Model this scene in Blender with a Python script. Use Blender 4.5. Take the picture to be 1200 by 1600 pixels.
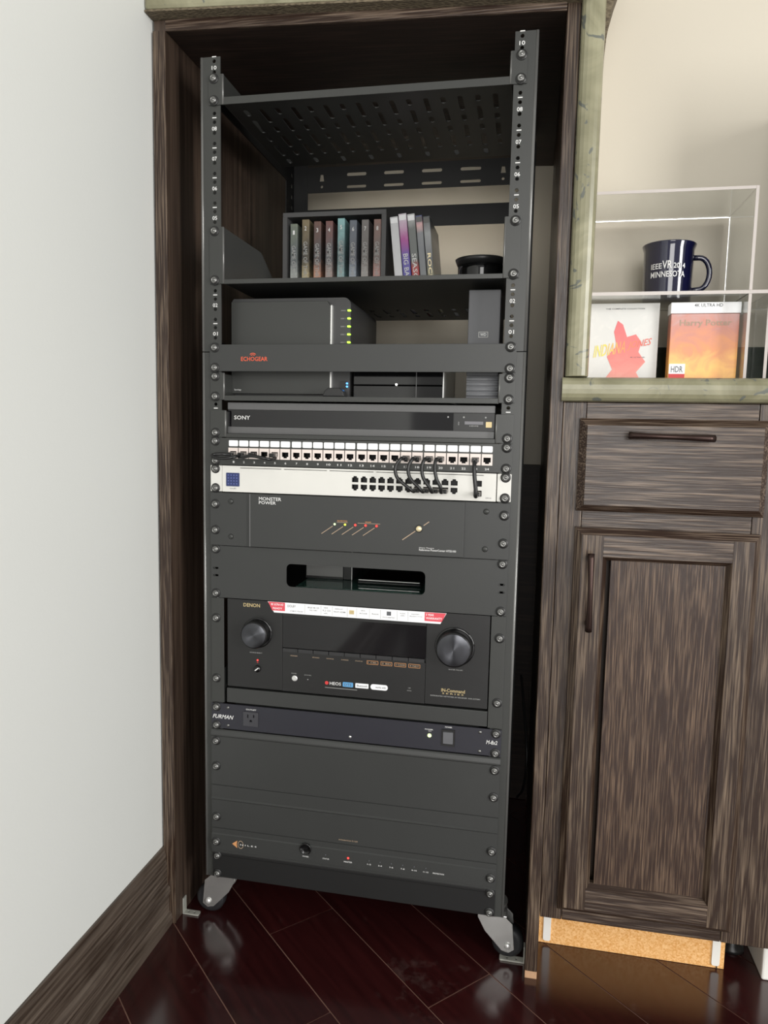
import bpy, bmesh, math, random
from mathutils import Vector, Matrix, geometry
random.seed(7)
for o in list(bpy.data.objects): bpy.data.objects.remove(o)
scene = bpy.context.scene
COL = scene.collection
PI = math.pi

# ------------------------------------------------------------------ camera
cam_d = bpy.data.cameras.new('camera'); cam = bpy.data.objects.new('camera', cam_d); COL.objects.link(cam)
yaw, pit, rol = 0.193584, 0.108897, 0.020067
fw = Vector((-math.sin(yaw)*math.cos(pit), math.cos(yaw)*math.cos(pit), -math.sin(pit)))
rt = Vector((math.cos(yaw), math.sin(yaw), 0)); up = rt.cross(fw)
r2 = rt*math.cos(rol)+up*math.sin(rol); u2 = -rt*math.sin(rol)+up*math.cos(rol)
M = Matrix((r2, u2, -fw)).transposed().to_4x4(); M.translation = Vector((0.26546, -1.11438, 0.86726))
cam.matrix_world = M
cam_d.sensor_fit = 'VERTICAL'; cam_d.sensor_height = 36; cam_d.lens = 36*1142.86/1600
cam_d.clip_start = 0.02
scene.camera = cam

# ------------------------------------------------------------------ light
world = bpy.data.worlds.new('room_daylight'); scene.world = world; world.use_nodes = True
wb = world.node_tree.nodes['Background']; wb.inputs[0].default_value = (1.0, 0.985, 0.95, 1); wb.inputs[1].default_value = 0.45
def area(name, loc, target, sx, sy, power, col):
    l = bpy.data.lights.new(name, 'AREA'); l.shape = 'RECTANGLE'; l.size = sx; l.size_y = sy; l.energy = power; l.color = col
    o = bpy.data.objects.new(name, l); COL.objects.link(o); o.location = loc
    o.rotation_euler = (Vector(target)-Vector(loc)).to_track_quat('-Z', 'Y').to_euler()
    return o
area('window_light', (0.75, -3.5, 1.25), (0.15, 0, 0.8), 1.3, 2.0, 44, (1.0, 0.985, 0.96))
area('side_window_light', (2.8, -2.0, 1.15), (0.0, 0, 0.7), 0.75, 1.9, 58, (1.0, 0.985, 0.965))
area('rear_wall_fill', (0.02, .475, 1.315), (0.02, .6, 1.30), 0.38, 0.02, 0.12, (1.0, 0.93, 0.82))  # fill without a fixture, added to brighten the alcove's back wall
vs = scene.view_settings
vs.view_transform = 'Standard'; vs.look = 'None'; vs.exposure = 0.35; vs.gamma = 1; vs.use_curve_mapping = False

# ------------------------------------------------------------------ materials
def lin(c):
    if isinstance(c, str): c = tuple(int(c[i:i+2], 16)/255 for i in (0, 2, 4))
    else: c = tuple(v/255 for v in c)
    return tuple(v/12.92 if v <= .04045 else ((v+.055)/1.055)**2.4 for v in c)
MATS = {}
def nodes(name):
    m = bpy.data.materials.new(name); m.use_nodes = True
    nt = m.node_tree; b = nt.nodes['Principled BSDF']
    return m, nt, b
def mat(name, col, rough=.5, metal=0., var=.12, vscale=40., bump=0., bscale=400., spec=.5, coat=0., emit=0., trans=0., ior=1.45, alpha=1., aniso=0.):
    if name in MATS: return MATS[name]
    m, nt, b = nodes(name); N, L = nt.nodes, nt.links
    c = lin(col)
    tc = N.new('ShaderNodeTexCoord')
    nz = N.new('ShaderNodeTexNoise'); nz.inputs['Scale'].default_value = vscale; nz.inputs['Detail'].default_value = 3
    L.new(tc.outputs['Object'], nz.inputs['Vector'])
    mx = N.new('ShaderNodeMix'); mx.data_type = 'RGBA'
    L.new(nz.outputs['Fac'], mx.inputs[0])
    mx.inputs[6].default_value = tuple(v*(1-var) for v in c)+(1,); mx.inputs[7].default_value = tuple(min(1, v*(1+var)) for v in c)+(1,)
    L.new(mx.outputs[2], b.inputs['Base Color'])
    b.inputs['Roughness'].default_value = rough; b.inputs['Metallic'].default_value = metal
    b.inputs['Specular IOR Level'].default_value = spec; b.inputs['IOR'].default_value = ior
    b.inputs['Coat Weight'].default_value = coat; b.inputs['Coat Roughness'].default_value = .08
    b.inputs['Transmission Weight'].default_value = trans
    if aniso: b.inputs['Anisotropic'].default_value = aniso; b.inputs['Anisotropic Rotation'].default_value = .25
    if emit:
        L.new(mx.outputs[2], b.inputs['Emission Color']); b.inputs['Emission Strength'].default_value = emit
    if bump:
        n2 = N.new('ShaderNodeTexNoise'); n2.inputs['Scale'].default_value = bscale; n2.inputs['Detail'].default_value = 2
        L.new(tc.outputs['Object'], n2.inputs['Vector'])
        bp = N.new('ShaderNodeBump'); bp.inputs['Strength'].default_value = bump; bp.inputs['Distance'].default_value = .001
        L.new(n2.outputs['Fac'], bp.inputs['Height']); L.new(bp.outputs['Normal'], b.inputs['Normal'])
    if aniso:
        tg = N.new('ShaderNodeTangent'); tg.direction_type = 'RADIAL'; tg.axis = 'Y'; L.new(tg.outputs[0], b.inputs['Tangent'])
    MATS[name] = m
    return m
def wood(name, dark, light, axis, rough=.38, fine=240., coarse=16., bump=.45, lo=.42, hi=.68, spec=.5, loc=(0, 0, 0), band_w=.10):
    """open-grained stained oak: long streaks along one axis, pores as fine relief"""
    m, nt, b = nodes(name); N, L = nt.nodes, nt.links
    tc = N.new('ShaderNodeTexCoord')
    def mapped(s_across, s_along):
        mp = N.new('ShaderNodeMapping'); s = [s_across]*3; s['xyz'.index(axis)] = s_along
        mp.inputs['Scale'].default_value = s; mp.inputs['Location'].default_value = loc
        L.new(tc.outputs['Object'], mp.inputs['Vector']); return mp
    wv = N.new('ShaderNodeTexNoise'); wv.inputs['Scale'].default_value = 1; wv.inputs['Detail'].default_value = 4; wv.inputs['Distortion'].default_value = 1.6
    L.new(mapped(coarse, coarse*.10).outputs[0], wv.inputs['Vector'])
    band = N.new('ShaderNodeMath'); band.operation = 'MULTIPLY'; band.inputs[1].default_value = 9.0; L.new(wv.outputs['Fac'], band.inputs[0])
    pp = N.new('ShaderNodeMath'); pp.operation = 'PINGPONG'; pp.inputs[1].default_value = 1.0; L.new(band.outputs[0], pp.inputs[0])
    fn = N.new('ShaderNodeTexNoise'); fn.inputs['Scale'].default_value = 1; fn.inputs['Detail'].default_value = 3
    L.new(mapped(fine, fine*.03).outputs[0], fn.inputs['Vector'])
    mx = N.new('ShaderNodeMath'); mx.operation = 'MULTIPLY_ADD'; mx.inputs[1].default_value = band_w
    L.new(pp.outputs[0], mx.inputs[0])
    sc = N.new('ShaderNodeMath'); sc.operation = 'MULTIPLY'; sc.inputs[1].default_value = .86; L.new(fn.outputs['Fac'], sc.inputs[0]); L.new(sc.outputs[0], mx.inputs[2])
    cr = N.new('ShaderNodeValToRGB'); cr.color_ramp.elements[0].position = lo; cr.color_ramp.elements[1].position = hi
    cr.color_ramp.elements[0].color = lin(dark)+(1,); cr.color_ramp.elements[1].color = lin(light)+(1,)
    L.new(mx.outputs[0], cr.inputs[0]); L.new(cr.outputs[0], b.inputs['Base Color'])
    b.inputs['Roughness'].default_value = rough; b.inputs['Specular IOR Level'].default_value = spec
    bp = N.new('ShaderNodeBump'); bp.inputs['Strength'].default_value = bump; bp.inputs['Distance'].default_value = .0012
    L.new(mx.outputs[0], bp.inputs['Height']); L.new(bp.outputs['Normal'], b.inputs['Normal'])
    MATS[name] = m; return m
def stone(name, a, bcol, vein, rough=.25, scale=14.):
    m, nt, b = nodes(name); N, L = nt.nodes, nt.links
    tc = N.new('ShaderNodeTexCoord')
    n1 = N.new('ShaderNodeTexNoise'); n1.inputs['Scale'].default_value = scale; n1.inputs['Detail'].default_value = 5; n1.inputs['Distortion'].default_value = 1.2
    n2 = N.new('ShaderNodeTexNoise'); n2.inputs['Scale'].default_value = scale*1.5; n2.inputs['Detail'].default_value = 3; n2.inputs['Distortion'].default_value = 2.5
    for n in (n1, n2): L.new(tc.outputs['Object'], n.inputs['Vector'])
    cr = N.new('ShaderNodeValToRGB'); e = cr.color_ramp.elements; e[0].position = .35; e[1].position = .68
    e[0].color = lin(a)+(1,); e[1].color = lin(bcol)+(1,)
    L.new(n1.outputs['Fac'], cr.inputs[0])
    c2 = N.new('ShaderNodeValToRGB'); e = c2.color_ramp.elements; e[0].position = .63; e[1].position = .67
    e[0].color = (0, 0, 0, 1); e[1].color = (1, 1, 1, 1); L.new(n2.outputs['Fac'], c2.inputs[0])
    mx = N.new('ShaderNodeMix'); mx.data_type = 'RGBA'; L.new(c2.outputs[0], mx.inputs[0]); L.new(cr.outputs[0], mx.inputs[6]); mx.inputs[7].default_value = lin(vein)+(1,)
    L.new(mx.outputs[2], b.inputs['Base Color']); b.inputs['Roughness'].default_value = rough
    MATS[name] = m; return m
def rough_edge(name, a, bcol):
    m, nt, b = nodes(name); N, L = nt.nodes, nt.links
    tc = N.new('ShaderNodeTexCoord'); mp = N.new('ShaderNodeMapping'); mp.inputs['Scale'].default_value = (150, 420, 420)
    L.new(tc.outputs['Object'], mp.inputs['Vector'])
    vo = N.new('ShaderNodeTexVoronoi'); vo.inputs['Scale'].default_value = 1; L.new(mp.outputs[0], vo.inputs['Vector'])
    cr = N.new('ShaderNodeValToRGB'); e = cr.color_ramp.elements; e[0].position = .15; e[1].position = .7
    e[0].color = lin(bcol)+(1,); e[1].color = lin(a)+(1,); L.new(vo.outputs['Distance'], cr.inputs[0])
    L.new(cr.outputs[0], b.inputs['Base Color']); b.inputs['Roughness'].default_value = .8
    bp = N.new('ShaderNodeBump'); bp.inputs['Strength'].default_value = .8; bp.inputs['Distance'].default_value = .002; bp.invert = True
    L.new(vo.outputs['Distance'], bp.inputs['Height']); L.new(bp.outputs['Normal'], b.inputs['Normal'])
    MATS[name] = m; return m
def floor_wood(name):
    m, nt, b = nodes(name); N, L = nt.nodes, nt.links
    tc = N.new('ShaderNodeTexCoord'); mp = N.new('ShaderNodeMapping'); mp.inputs['Scale'].default_value = (5, 90, 90)
    L.new(tc.outputs['Object'], mp.inputs['Vector'])
    n1 = N.new('ShaderNodeTexNoise'); n1.inputs['Scale'].default_value = 1; n1.inputs['Detail'].default_value = 4; L.new(mp.outputs[0], n1.inputs['Vector'])
    oi = N.new('ShaderNodeObjectInfo')
    ad = N.new('ShaderNodeMath'); ad.operation = 'MULTIPLY_ADD'; ad.inputs[1].default_value = .25; L.new(oi.outputs['Random'], ad.inputs[0]); L.new(n1.outputs['Fac'], ad.inputs[2])
    cr = N.new('ShaderNodeValToRGB'); e = cr.color_ramp.elements; e[0].position = .3; e[1].position = .95
    e[0].color = lin('200a0b')+(1,); e[1].color = lin('3c1717')+(1,); L.new(ad.outputs[0], cr.inputs[0])
    # dust and scuffs with shapes of their own
    n2 = N.new('ShaderNodeTexNoise'); n2.inputs['Scale'].default_value = 38; n2.inputs['Detail'].default_value = 7; n2.inputs['Roughness'].default_value = .75
    n3 = N.new('ShaderNodeTexNoise'); n3.inputs['Scale'].default_value = 5; n3.inputs['Detail'].default_value = 2
    for n in (n2, n3): L.new(tc.outputs['Object'], n.inputs['Vector'])
    ml = N.new('ShaderNodeMath'); ml.operation = 'MULTIPLY'; L.new(n2.outputs['Fac'], ml.inputs[0]); L.new(n3.outputs['Fac'], ml.inputs[1])
    c2 = N.new('ShaderNodeValToRGB'); e = c2.color_ramp.elements; e[0].position = .33; e[1].position = .55; e[0].color = (0, 0, 0, 1); e[1].color = (.2, .2, .2, 1)
    L.new(ml.outputs[0], c2.inputs[0])
    mx = N.new('ShaderNodeMix'); mx.data_type = 'RGBA'; L.new(c2.outputs[0], mx.inputs[0]); L.new(cr.outputs[0], mx.inputs[6]); mx.inputs[7].default_value = lin('8a7a74')+(1,)
    L.new(mx.outputs[2], b.inputs['Base Color'])
    rr = N.new('ShaderNodeMath'); rr.operation = 'MULTIPLY_ADD'; rr.inputs[1].default_value = .5; rr.inputs[2].default_value = .17; b.inputs['Specular IOR Level'].default_value = .9; b.inputs['Coat Weight'].default_value = .35; b.inputs['Coat Roughness'].default_value = .16; L.new(c2.outputs[0], rr.inputs[0])
    L.new(rr.outputs[0], b.inputs['Roughness'])
    MATS[name] = m; return m
def particle(name):
    m, nt, b = nodes(name); N, L = nt.nodes, nt.links
    tc = N.new('ShaderNodeTexCoord'); vo = N.new('ShaderNodeTexVoronoi'); vo.inputs['Scale'].default_value = 420; L.new(tc.outputs['Object'], vo.inputs['Vector'])
    cr = N.new('ShaderNodeValToRGB'); e = cr.color_ramp.elements; e[0].color = lin('d79a52')+(1,); e[1].color = lin('f0c084')+(1,)
    sp = N.new('ShaderNodeSeparateColor'); L.new(vo.outputs['Color'], sp.inputs[0]); L.new(sp.outputs[0], cr.inputs[0]); L.new(cr.outputs[0], b.inputs['Base Color']); b.inputs['Roughness'].default_value = .8
    MATS[name] = m; return m
def cover(name, stops, axis='z', z0=0., z1=1., noise=.25, nscale=30., rough=.3, distort=1.):
    """printed cover: bands of ink along one axis, broken by noise"""
    m, nt, b = nodes(name); N, L = nt.nodes, nt.links
    tc = N.new('ShaderNodeTexCoord'); sx = N.new('ShaderNodeSeparateXYZ'); L.new(tc.outputs['Object'], sx.inputs[0])
    mr = N.new('ShaderNodeMapRange'); mr.inputs[1].default_value = z0; mr.inputs[2].default_value = z1; L.new(sx.outputs['xyz'.index(axis)], mr.inputs[0])
    nz = N.new('ShaderNodeTexNoise'); nz.inputs['Scale'].default_value = nscale; nz.inputs['Detail'].default_value = 5; nz.inputs['Distortion'].default_value = distort; L.new(tc.outputs['Object'], nz.inputs['Vector'])
    ad = N.new('ShaderNodeMath'); ad.operation = 'MULTIPLY_ADD'; ad.inputs[1].default_value = noise; L.new(nz.outputs['Fac'], ad.inputs[0])
    sb = N.new('ShaderNodeMath'); sb.operation = 'SUBTRACT'; sb.inputs[1].default_value = noise*.5; L.new(mr.outputs[0], sb.inputs[0]); L.new(sb.outputs[0], ad.inputs[2])
    cr = N.new('ShaderNodeValToRGB'); el = cr.color_ramp.elements
    while len(el) < len(stops): el.new(.5)
    for e, (p, c) in zip(el, stops): e.position = p; e.color = lin(c)+(1,)
    L.new(ad.outputs[0], cr.inputs[0]); L.new(cr.outputs[0], b.inputs['Base Color']); b.inputs['Roughness'].default_value = rough
    MATS[name] = m; return m

wall_paint = mat('white_wall_paint', 'dcdeda', .6, var=.01, vscale=6, bump=.12, bscale=220)
cream_paint = mat('cream_wall_paint', 'c9c2b3', .65, var=.015, vscale=5, bump=.1, bscale=220)
oak_v = wood('dark_oak_vertical_grain', '2d1f17', '7c6b5a', 'z', rough=.34, fine=430, bump=.6, lo=.44, hi=.76, spec=.45)
oak_h = wood('dark_oak_horizontal_grain', '2e2018', '806f60', 'x', rough=.34, fine=430, bump=.6, lo=.44, hi=.76, spec=.45)
oak_panel = wood('dark_oak_panel_grain', '30211a', '776250', 'z', rough=.32, fine=520, bump=.6, coarse=30, lo=.44, hi=.74, spec=.45)
oak_y = wood('dark_oak_depth_grain', '362b23', '71655a', 'y', rough=.42, fine=200, lo=.36, hi=.8)
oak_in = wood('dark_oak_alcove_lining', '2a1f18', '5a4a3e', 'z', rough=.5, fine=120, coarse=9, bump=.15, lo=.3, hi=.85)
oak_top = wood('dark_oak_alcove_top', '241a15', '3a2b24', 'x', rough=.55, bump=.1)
raw_wood = mat('raw_wood_edge', 'b58f6f', .7, var=.2, vscale=120)
green_stone = stone('olive_green_stone', '77745c', '969379', '62655e')
green_back = stone('dark_green_stone', '2c332b', '414a3e', '566052', rough=.15)
stone_raw = rough_edge('rough_sawn_stone_edge', '6f6450', '4a4032')
fl_mat = floor_wood('mahogany_floorboard')
gap_mat = mat('floor_joint', '8a6a5c', .7)
chip = particle('orange_particle_board')
white_plastic = mat('white_plastic', 'e8e6e0', .4, var=.03)
powder = mat('black_powder_coat', '292a29', .42, var=.06, vscale=25, bump=.10, bscale=1600)
powder_dk = mat('plain_and_shaded_black_coat', '191919', .5, var=.06, vscale=25, bump=.10, bscale=1600)  # rear frame's shade put into a darker coat; foot panel is plain black
powder_hi = mat('black_powder_coat_smooth', '363735', .36, var=.06, vscale=12, bump=.05, bscale=1600)
panel_m = mat('black_brushed_panel', '353635', .40, var=.08, vscale=9, bump=.05, bscale=1500)
panel_blue = mat('black_anodised_panel', '2a2a31', .38, var=.06, vscale=20, bump=.05, bscale=1500)
satin_black = mat('satin_black_plastic', '222222', .35, var=.06)
gloss_black = mat('gloss_black_plastic', '0c0c0d', .08, var=.05, spec=.6)
gloss_disp = mat('dark_display_glass', '0b0a0d', .06, var=.05, spec=.7)
dark_in = mat('unlit_black_interior', '060606', .7, var=.1)
grey_strip = mat('grey_satin_strip', '5c5c5c', .33, var=.05)
grey_rib = mat('grey_ribbed_plastic', '8e8f93', .4, var=.05)
chrome = mat('bright_chrome', 'e2e2e0', .2, .6, var=.03)
zinc = mat('zinc_plated_steel', 'd2d2cf', .22, .82, var=.08, vscale=60)
screw_m = mat('black_oxide_screw', '7a7a78', .25, .8, var=.1)
bend_m = mat('pale_bend_highlight', '6c6c6a', .25, .3, spec=1.)  # edge highlight of the bends put into a paler grey
screw_hole = mat('screw_recess', '0b0b0b', .6)
rubber = mat('dark_grey_rubber', '222224', .5, var=.08)
bronze = mat('oiled_bronze', '3a2c28', .3, .75, var=.2)
sw_white = mat('silver_white_switch_metal', 'd8d7d1', .38, .0, var=.03, bump=.04, bscale=1400)
key_white = mat('ivory_keystone_plastic', 'e3d7d0', .4, var=.04)
label_white = mat('white_paper_label', 'f4f5f6', .5, var=.02)
ink_white = mat('white_ink', 'dcdcda', .5, var=.03)
ink_grey = mat('grey_ink', '9c9c9a', .5, var=.05)
ink_dim = mat('dim_grey_ink', '77767a', .5, var=.05)
ink_dark = mat('dark_grey_ink', '5a5c60', .5, var=.05)
ink_orange = mat('orange_red_ink', 'dd5b3c', .45, var=.06)
ink_gold = mat('gold_ink', 'cdb98a', .35, .3, var=.05)
ink_tan = mat('tan_ink', 'a5907a', .5, var=.05)
ink_copper = mat('copper_ink', 'd59a68', .4, .2, var=.05)
ink_red = mat('red_ink', 'd0403f', .45, var=.05)
ink_pink = mat('pinkish_red_print', 'd9505c', .4, var=.04)
ink_blue = mat('blue_ink', '5f9fd0', .45, var=.06)
blue_sq = mat('navy_blue_screen', '303a66', .25, var=.1, vscale=300)
led_green = mat('lit_green_diode', '9be03a', .3, emit=2.2)
led_yel = mat('lit_yellow_green_diode', 'c9d24a', .3, emit=1.2)
led_red = mat('lit_red_diode', 'ff3a34', .3, emit=1.6)
led_pale = mat('lit_pale_green_diode', 'cfe6a8', .3, emit=1.0)
led_blue = mat('lit_blue_diode', '4a9cff', .3, emit=3.)
led_white = mat('lit_white_diode', 'fff2ea', .3, emit=5.)
amber = mat('amber_button', 'e9d9b0', .3, .4, var=.05)
navy_enamel = mat('navy_enamel', '0a0c2c', .07, var=.1, vscale=30, spec=.7, coat=.5)
acrylic = mat('clear_acrylic', 'f6f8f7', .02, trans=1., ior=1.49, var=0.)
glass_green = mat('green_edged_glass', '6fa596', .03, trans=.9, ior=1.5, var=.02)
cable_m = mat('black_cable_jacket', '1a1a1a', .3, var=.08)
plug_m = mat('clear_grey_plug', '8a8580', .2, var=.15)
steel_dull = mat('dull_steel', 'b5b5ac', .4, .4, var=.2, vscale=120)
knob_side = mat('knob_edge', '141414', .35)
knob_face = mat('brushed_knob_face', '55565a', .28, 1., var=.05, aniso=.95)
grey_card = mat('grey_card', '6a6a68', .5, var=.04)

# ------------------------------------------------------------------ mesh helpers
class MB:
    def __init__(s): s.v = []; s.f = []; s.smooth = set()
    def add(s, vs, fs, smooth=False):
        n = len(s.v); s.v += [tuple(v) for v in vs]
        for f in fs:
            if smooth: s.smooth.add(len(s.f))
            s.f.append(tuple(i+n for i in f))
        return s
    def box(s, x0, x1, y0, y1, z0, z1, M=None):
        vs = [Vector((x, y, z)) for z in (z0, z1) for y in (y0, y1) for x in (x0, x1)]
        if M: vs = [M @ v for v in vs]
        return s.add(vs, [(0, 2, 3, 1), (4, 5, 7, 6), (0, 1, 5, 4), (2, 6, 7, 3), (0, 4, 6, 2), (1, 3, 7, 5)])
    def slab(s, x0, x1, y0, y1, z0, z1, ins, dep):
        """board in the xz plane with its front (y0) edge bevelled"""
        a = [(x0, y1, z0), (x1, y1, z0), (x1, y1, z1), (x0, y1, z1)]
        b = [(x0, y0+dep, z0), (x1, y0+dep, z0), (x1, y0+dep, z1), (x0, y0+dep, z1)]
        c = [(x0+ins, y0, z0+ins), (x1-ins, y0, z0+ins), (x1-ins, y0, z1-ins), (x0+ins, y0, z1-ins)]
        fs = [(3, 2, 1, 0)]
        for k in range(4):
            j = (k+1) % 4; fs += [(k, j, 4+j, 4+k), (4+k, 4+j, 8+j, 8+k)]
        fs.append((8, 9, 10, 11)); return s.add(a+b+c, fs)
    def prism(s, poly, axis, a0, a1, M=None, smooth=False):
        """poly: 2-D outline; axis y -> (x,z), x -> (y,z), z -> (x,y)"""
        def p3(p, t): return {'y': (p[0], t, p[1]), 'x': (t, p[0], p[1]), 'z': (p[0], p[1], t)}[axis]
        n = len(poly); vs = [Vector(p3(p, a0)) for p in poly]+[Vector(p3(p, a1)) for p in poly]
        if M: vs = [M @ v for v in vs]
        base = len(s.v)
        s.add(vs, [tuple(range(n)), tuple(range(2*n-1, n-1, -1))])
        n0 = len(s.f)
        for i in range(n):
            j = (i+1) % n; s.f.append((base+i, base+n+i, base+n+j, base+j))
            if smooth: s.smooth.add(n0+i)
        return s
    def cyl(s, c, r, axis, a0, a1, n=24, r2=None, M=None):
        r2 = r if r2 is None else r2
        vs = []
        for rr, t in ((r, a0), (r2, a1)):
            for k in range(n):
                a = 2*PI*k/n; p = (c[0]+rr*math.cos(a), c[1]+rr*math.sin(a))
                vs.append(Vector({'y': (p[0], t, p[1]), 'x': (t, p[0], p[1]), 'z': (p[0], p[1], t)}[axis]))
        if M: vs = [M @ v for v in vs]
        b = len(s.v); s.add(vs, [tuple(range(n)), tuple(range(2*n-1, n-1, -1))]); n0 = len(s.f)
        for i in range(n):
            j = (i+1) % n; s.f.append((b+i, b+n+i, b+n+j, b+j)); s.smooth.add(n0+i)
        return s
    def lathe(s, prof, c, axis='z', n=32, M=None):
        """prof: (radius, position along axis)"""
        vs = []
        for r, t in prof:
            for k in range(n):
                a = 2*PI*k/n; p = (r*math.cos(a), r*math.sin(a))
                v = {'z': (p[0], p[1], t), 'y': (p[0], t, p[1]), 'x': (t, p[0], p[1])}[axis]
                v = Vector(v)+Vector(c); vs.append(M @ v if M else v)
        fs = []
        for q in range(len(prof)-1):
            for k in range(n):
                j = (k+1) % n; fs.append((q*n+k, q*n+j, (q+1)*n+j, (q+1)*n+k))
        s.add(vs, fs, True)
        b = len(s.v)-len(vs)
        if prof[0][0] > 1e-6: s.f.append(tuple(b+k for k in range(n)))
        if prof[-1][0] > 1e-6: s.f.append(tuple(b+(len(prof)-1)*n+k for k in range(n)))
        return s
    def tube(s, pts, r, n=8, closed=False):
        pts = [Vector(p) for p in pts]; m = len(pts); rr = r if isinstance(r, (list, tuple)) else [r]*m
        prev = None; rings = []
        for i, p in enumerate(pts):
            t = (pts[min(i+1, m-1)]-pts[max(i-1, 0)]).normalized()
            if prev is None: prev = t.orthogonal().normalized()
            nrm = (prev-t*prev.dot(t)).normalized(); prev = nrm; bi = t.cross(nrm)
            rings.append([p+(nrm*math.cos(2*PI*k/n)+bi*math.sin(2*PI*k/n))*rr[i] for k in range(n)])
        fs = []
        for i in range(m-1):
            for k in range(n):
                j = (k+1) % n; fs.append((i*n+k, i*n+j, (i+1)*n+j, (i+1)*n+k))
        s.add([v for q in rings for v in q], fs, True)
        b = len(s.v)-m*n; s.f.append(tuple(b+k for k in range(n))); s.f.append(tuple(b+(m-1)*n+k for k in range(n)))
        return s
    def holed(s, outer, holes, axis, a0, a1):
        """plate with through holes (2-D outline and hole loops), extruded along axis"""
        loops = [outer]+holes; vs = []; edges = []; 
        for lp in loops:
            b = len(vs); vs += [Vector(p) for p in lp]; edges += [(b+i, b+(i+1) % len(lp)) for i in range(len(lp))]
        ov, oe, of, *_ = geometry.delaunay_2d_cdt(vs, edges, [], 1, 1e-7)
        def inside(p, lp):
            c = False; j = len(lp)-1
            for i in range(len(lp)):
                if (lp[i][1] > p[1]) != (lp[j][1] > p[1]) and p[0] < (lp[j][0]-lp[i][0])*(p[1]-lp[i][1])/(lp[j][1]-lp[i][1])+lp[i][0]: c = not c
                j = i
            return c
        boxes = [(min(q[0] for q in lp), max(q[0] for q in lp), min(q[1] for q in lp), max(q[1] for q in lp)) for lp in holes]
        def p3(p, t): return {'y': (p[0], t, p[1]), 'x': (t, p[0], p[1]), 'z': (p[0], p[1], t)}[axis]
        tri = []
        for f in of:
            c = (sum(ov[i][0] for i in f)/len(f), sum(ov[i][1] for i in f)/len(f))
            if any(b[0] <= c[0] <= b[1] and b[2] <= c[1] <= b[3] and inside(c, lp) for b, lp in zip(boxes, holes)): continue
            if not inside(c, outer): continue
            tri.append(f)
        n = len(ov)
        s.add([p3(p, a0) for p in ov]+[p3(p, a1) for p in ov], [tuple(f) for f in tri]+[tuple(n+i for i in reversed(f)) for f in tri])
        for lp in loops:
            m = len(lp); s.add([p3(p, a0) for p in lp]+[p3(p, a1) for p in lp], [(i, (i+1) % m, m+(i+1) % m, m+i) for i in range(m)])
        return s
    def mesh(s, name, off=(0, 0, 0), fix=True):
        me = bpy.data.meshes.new(name); o = Vector(off)
        me.from_pydata([Vector(v)-o for v in s.v], [], s.f)
        for i in s.smooth: me.polygons[i].use_smooth = True
        if fix:
            bm = bmesh.new(); bm.from_mesh(me); bmesh.ops.recalc_face_normals(bm, faces=bm.faces); bm.to_mesh(me); bm.free()
        me.update(); return me
def rect(x0, x1, z0, z1): return [(x0, z0), (x1, z0), (x1, z1), (x0, z1)]
def rrect(x0, x1, z0, z1, r, n=5):
    out = []
    for cx, cz, a in ((x1-r, z0+r, -PI/2), (x1-r, z1-r, 0), (x0+r, z1-r, PI/2), (x0+r, z0+r, PI)):
        out += [(cx+r*math.cos(a+PI/2*k/n), cz+r*math.sin(a+PI/2*k/n)) for k in range(n+1)]
    return out
def circ(x, z, r, n=10): return [(x+r*math.cos(2*PI*k/n), z+r*math.sin(2*PI*k/n)) for k in range(n)]

ORI = {}
def root(name, label, cat, loc, group=None, kind=None):
    o = bpy.data.objects.new(name, None); o.empty_display_size = .02; COL.objects.link(o); o.location = loc
    o['label'] = label; o['category'] = cat
    if group: o['group'] = group
    ORI[o.name] = Vector(loc); return o
def part(mb, name, m, parent, label=None, bevel=0, kind=None):
    me = mb.mesh(name, ORI[parent.name]); me.materials.append(m)
    o = bpy.data.objects.new(name, me); COL.objects.link(o); o.parent = parent; ORI[o.name] = ORI[parent.name]
    if label: o['label'] = label
    if kind: o['kind'] = kind
    if bevel: bev(o, bevel)
    return o
def bev(o, w, seg=2):
    b = o.modifiers.new('edge_bevel', 'BEVEL'); b.width = w; b.segments = seg; b.limit_method = 'ANGLE'; b.angle_limit = math.radians(40)
def inst(me, name, parent, loc, rot=None):
    o = bpy.data.objects.new(name, me); COL.objects.link(o); o.parent = parent; o.location = Vector(loc)-ORI[parent.name]
    if rot: o.rotation_euler = rot
    ORI[o.name] = Vector(loc); return o
def single(mb, name, m, label, cat, group=None, loc=None, bevel=0):
    if loc is None: loc = (sum(v[0] for v in mb.v)/len(mb.v), sum(v[1] for v in mb.v)/len(mb.v), min(v[2] for v in mb.v))
    me = mb.mesh(name, loc); me.materials.append(m)
    o = bpy.data.objects.new(name, me); COL.objects.link(o); o.location = loc; ORI[o.name] = Vector(loc)
    o['label'] = label; o['category'] = cat
    if group: o['group'] = group
    if bevel: bev(o, bevel)
    return o
def struct(mb, name, m, bevel=0, label=None, cat=None):
    me = mb.mesh(name); me.materials.append(m); o = bpy.data.objects.new(name, me); COL.objects.link(o); o['kind'] = 'structure'; ORI[o.name] = Vector((0, 0, 0))
    if label: o['label'] = label
    if cat: o['category'] = cat
    if bevel: bev(o, bevel)
    return o
def shared(mb, name, m):
    me = mb.mesh(name); me.materials.append(m); return me

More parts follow.
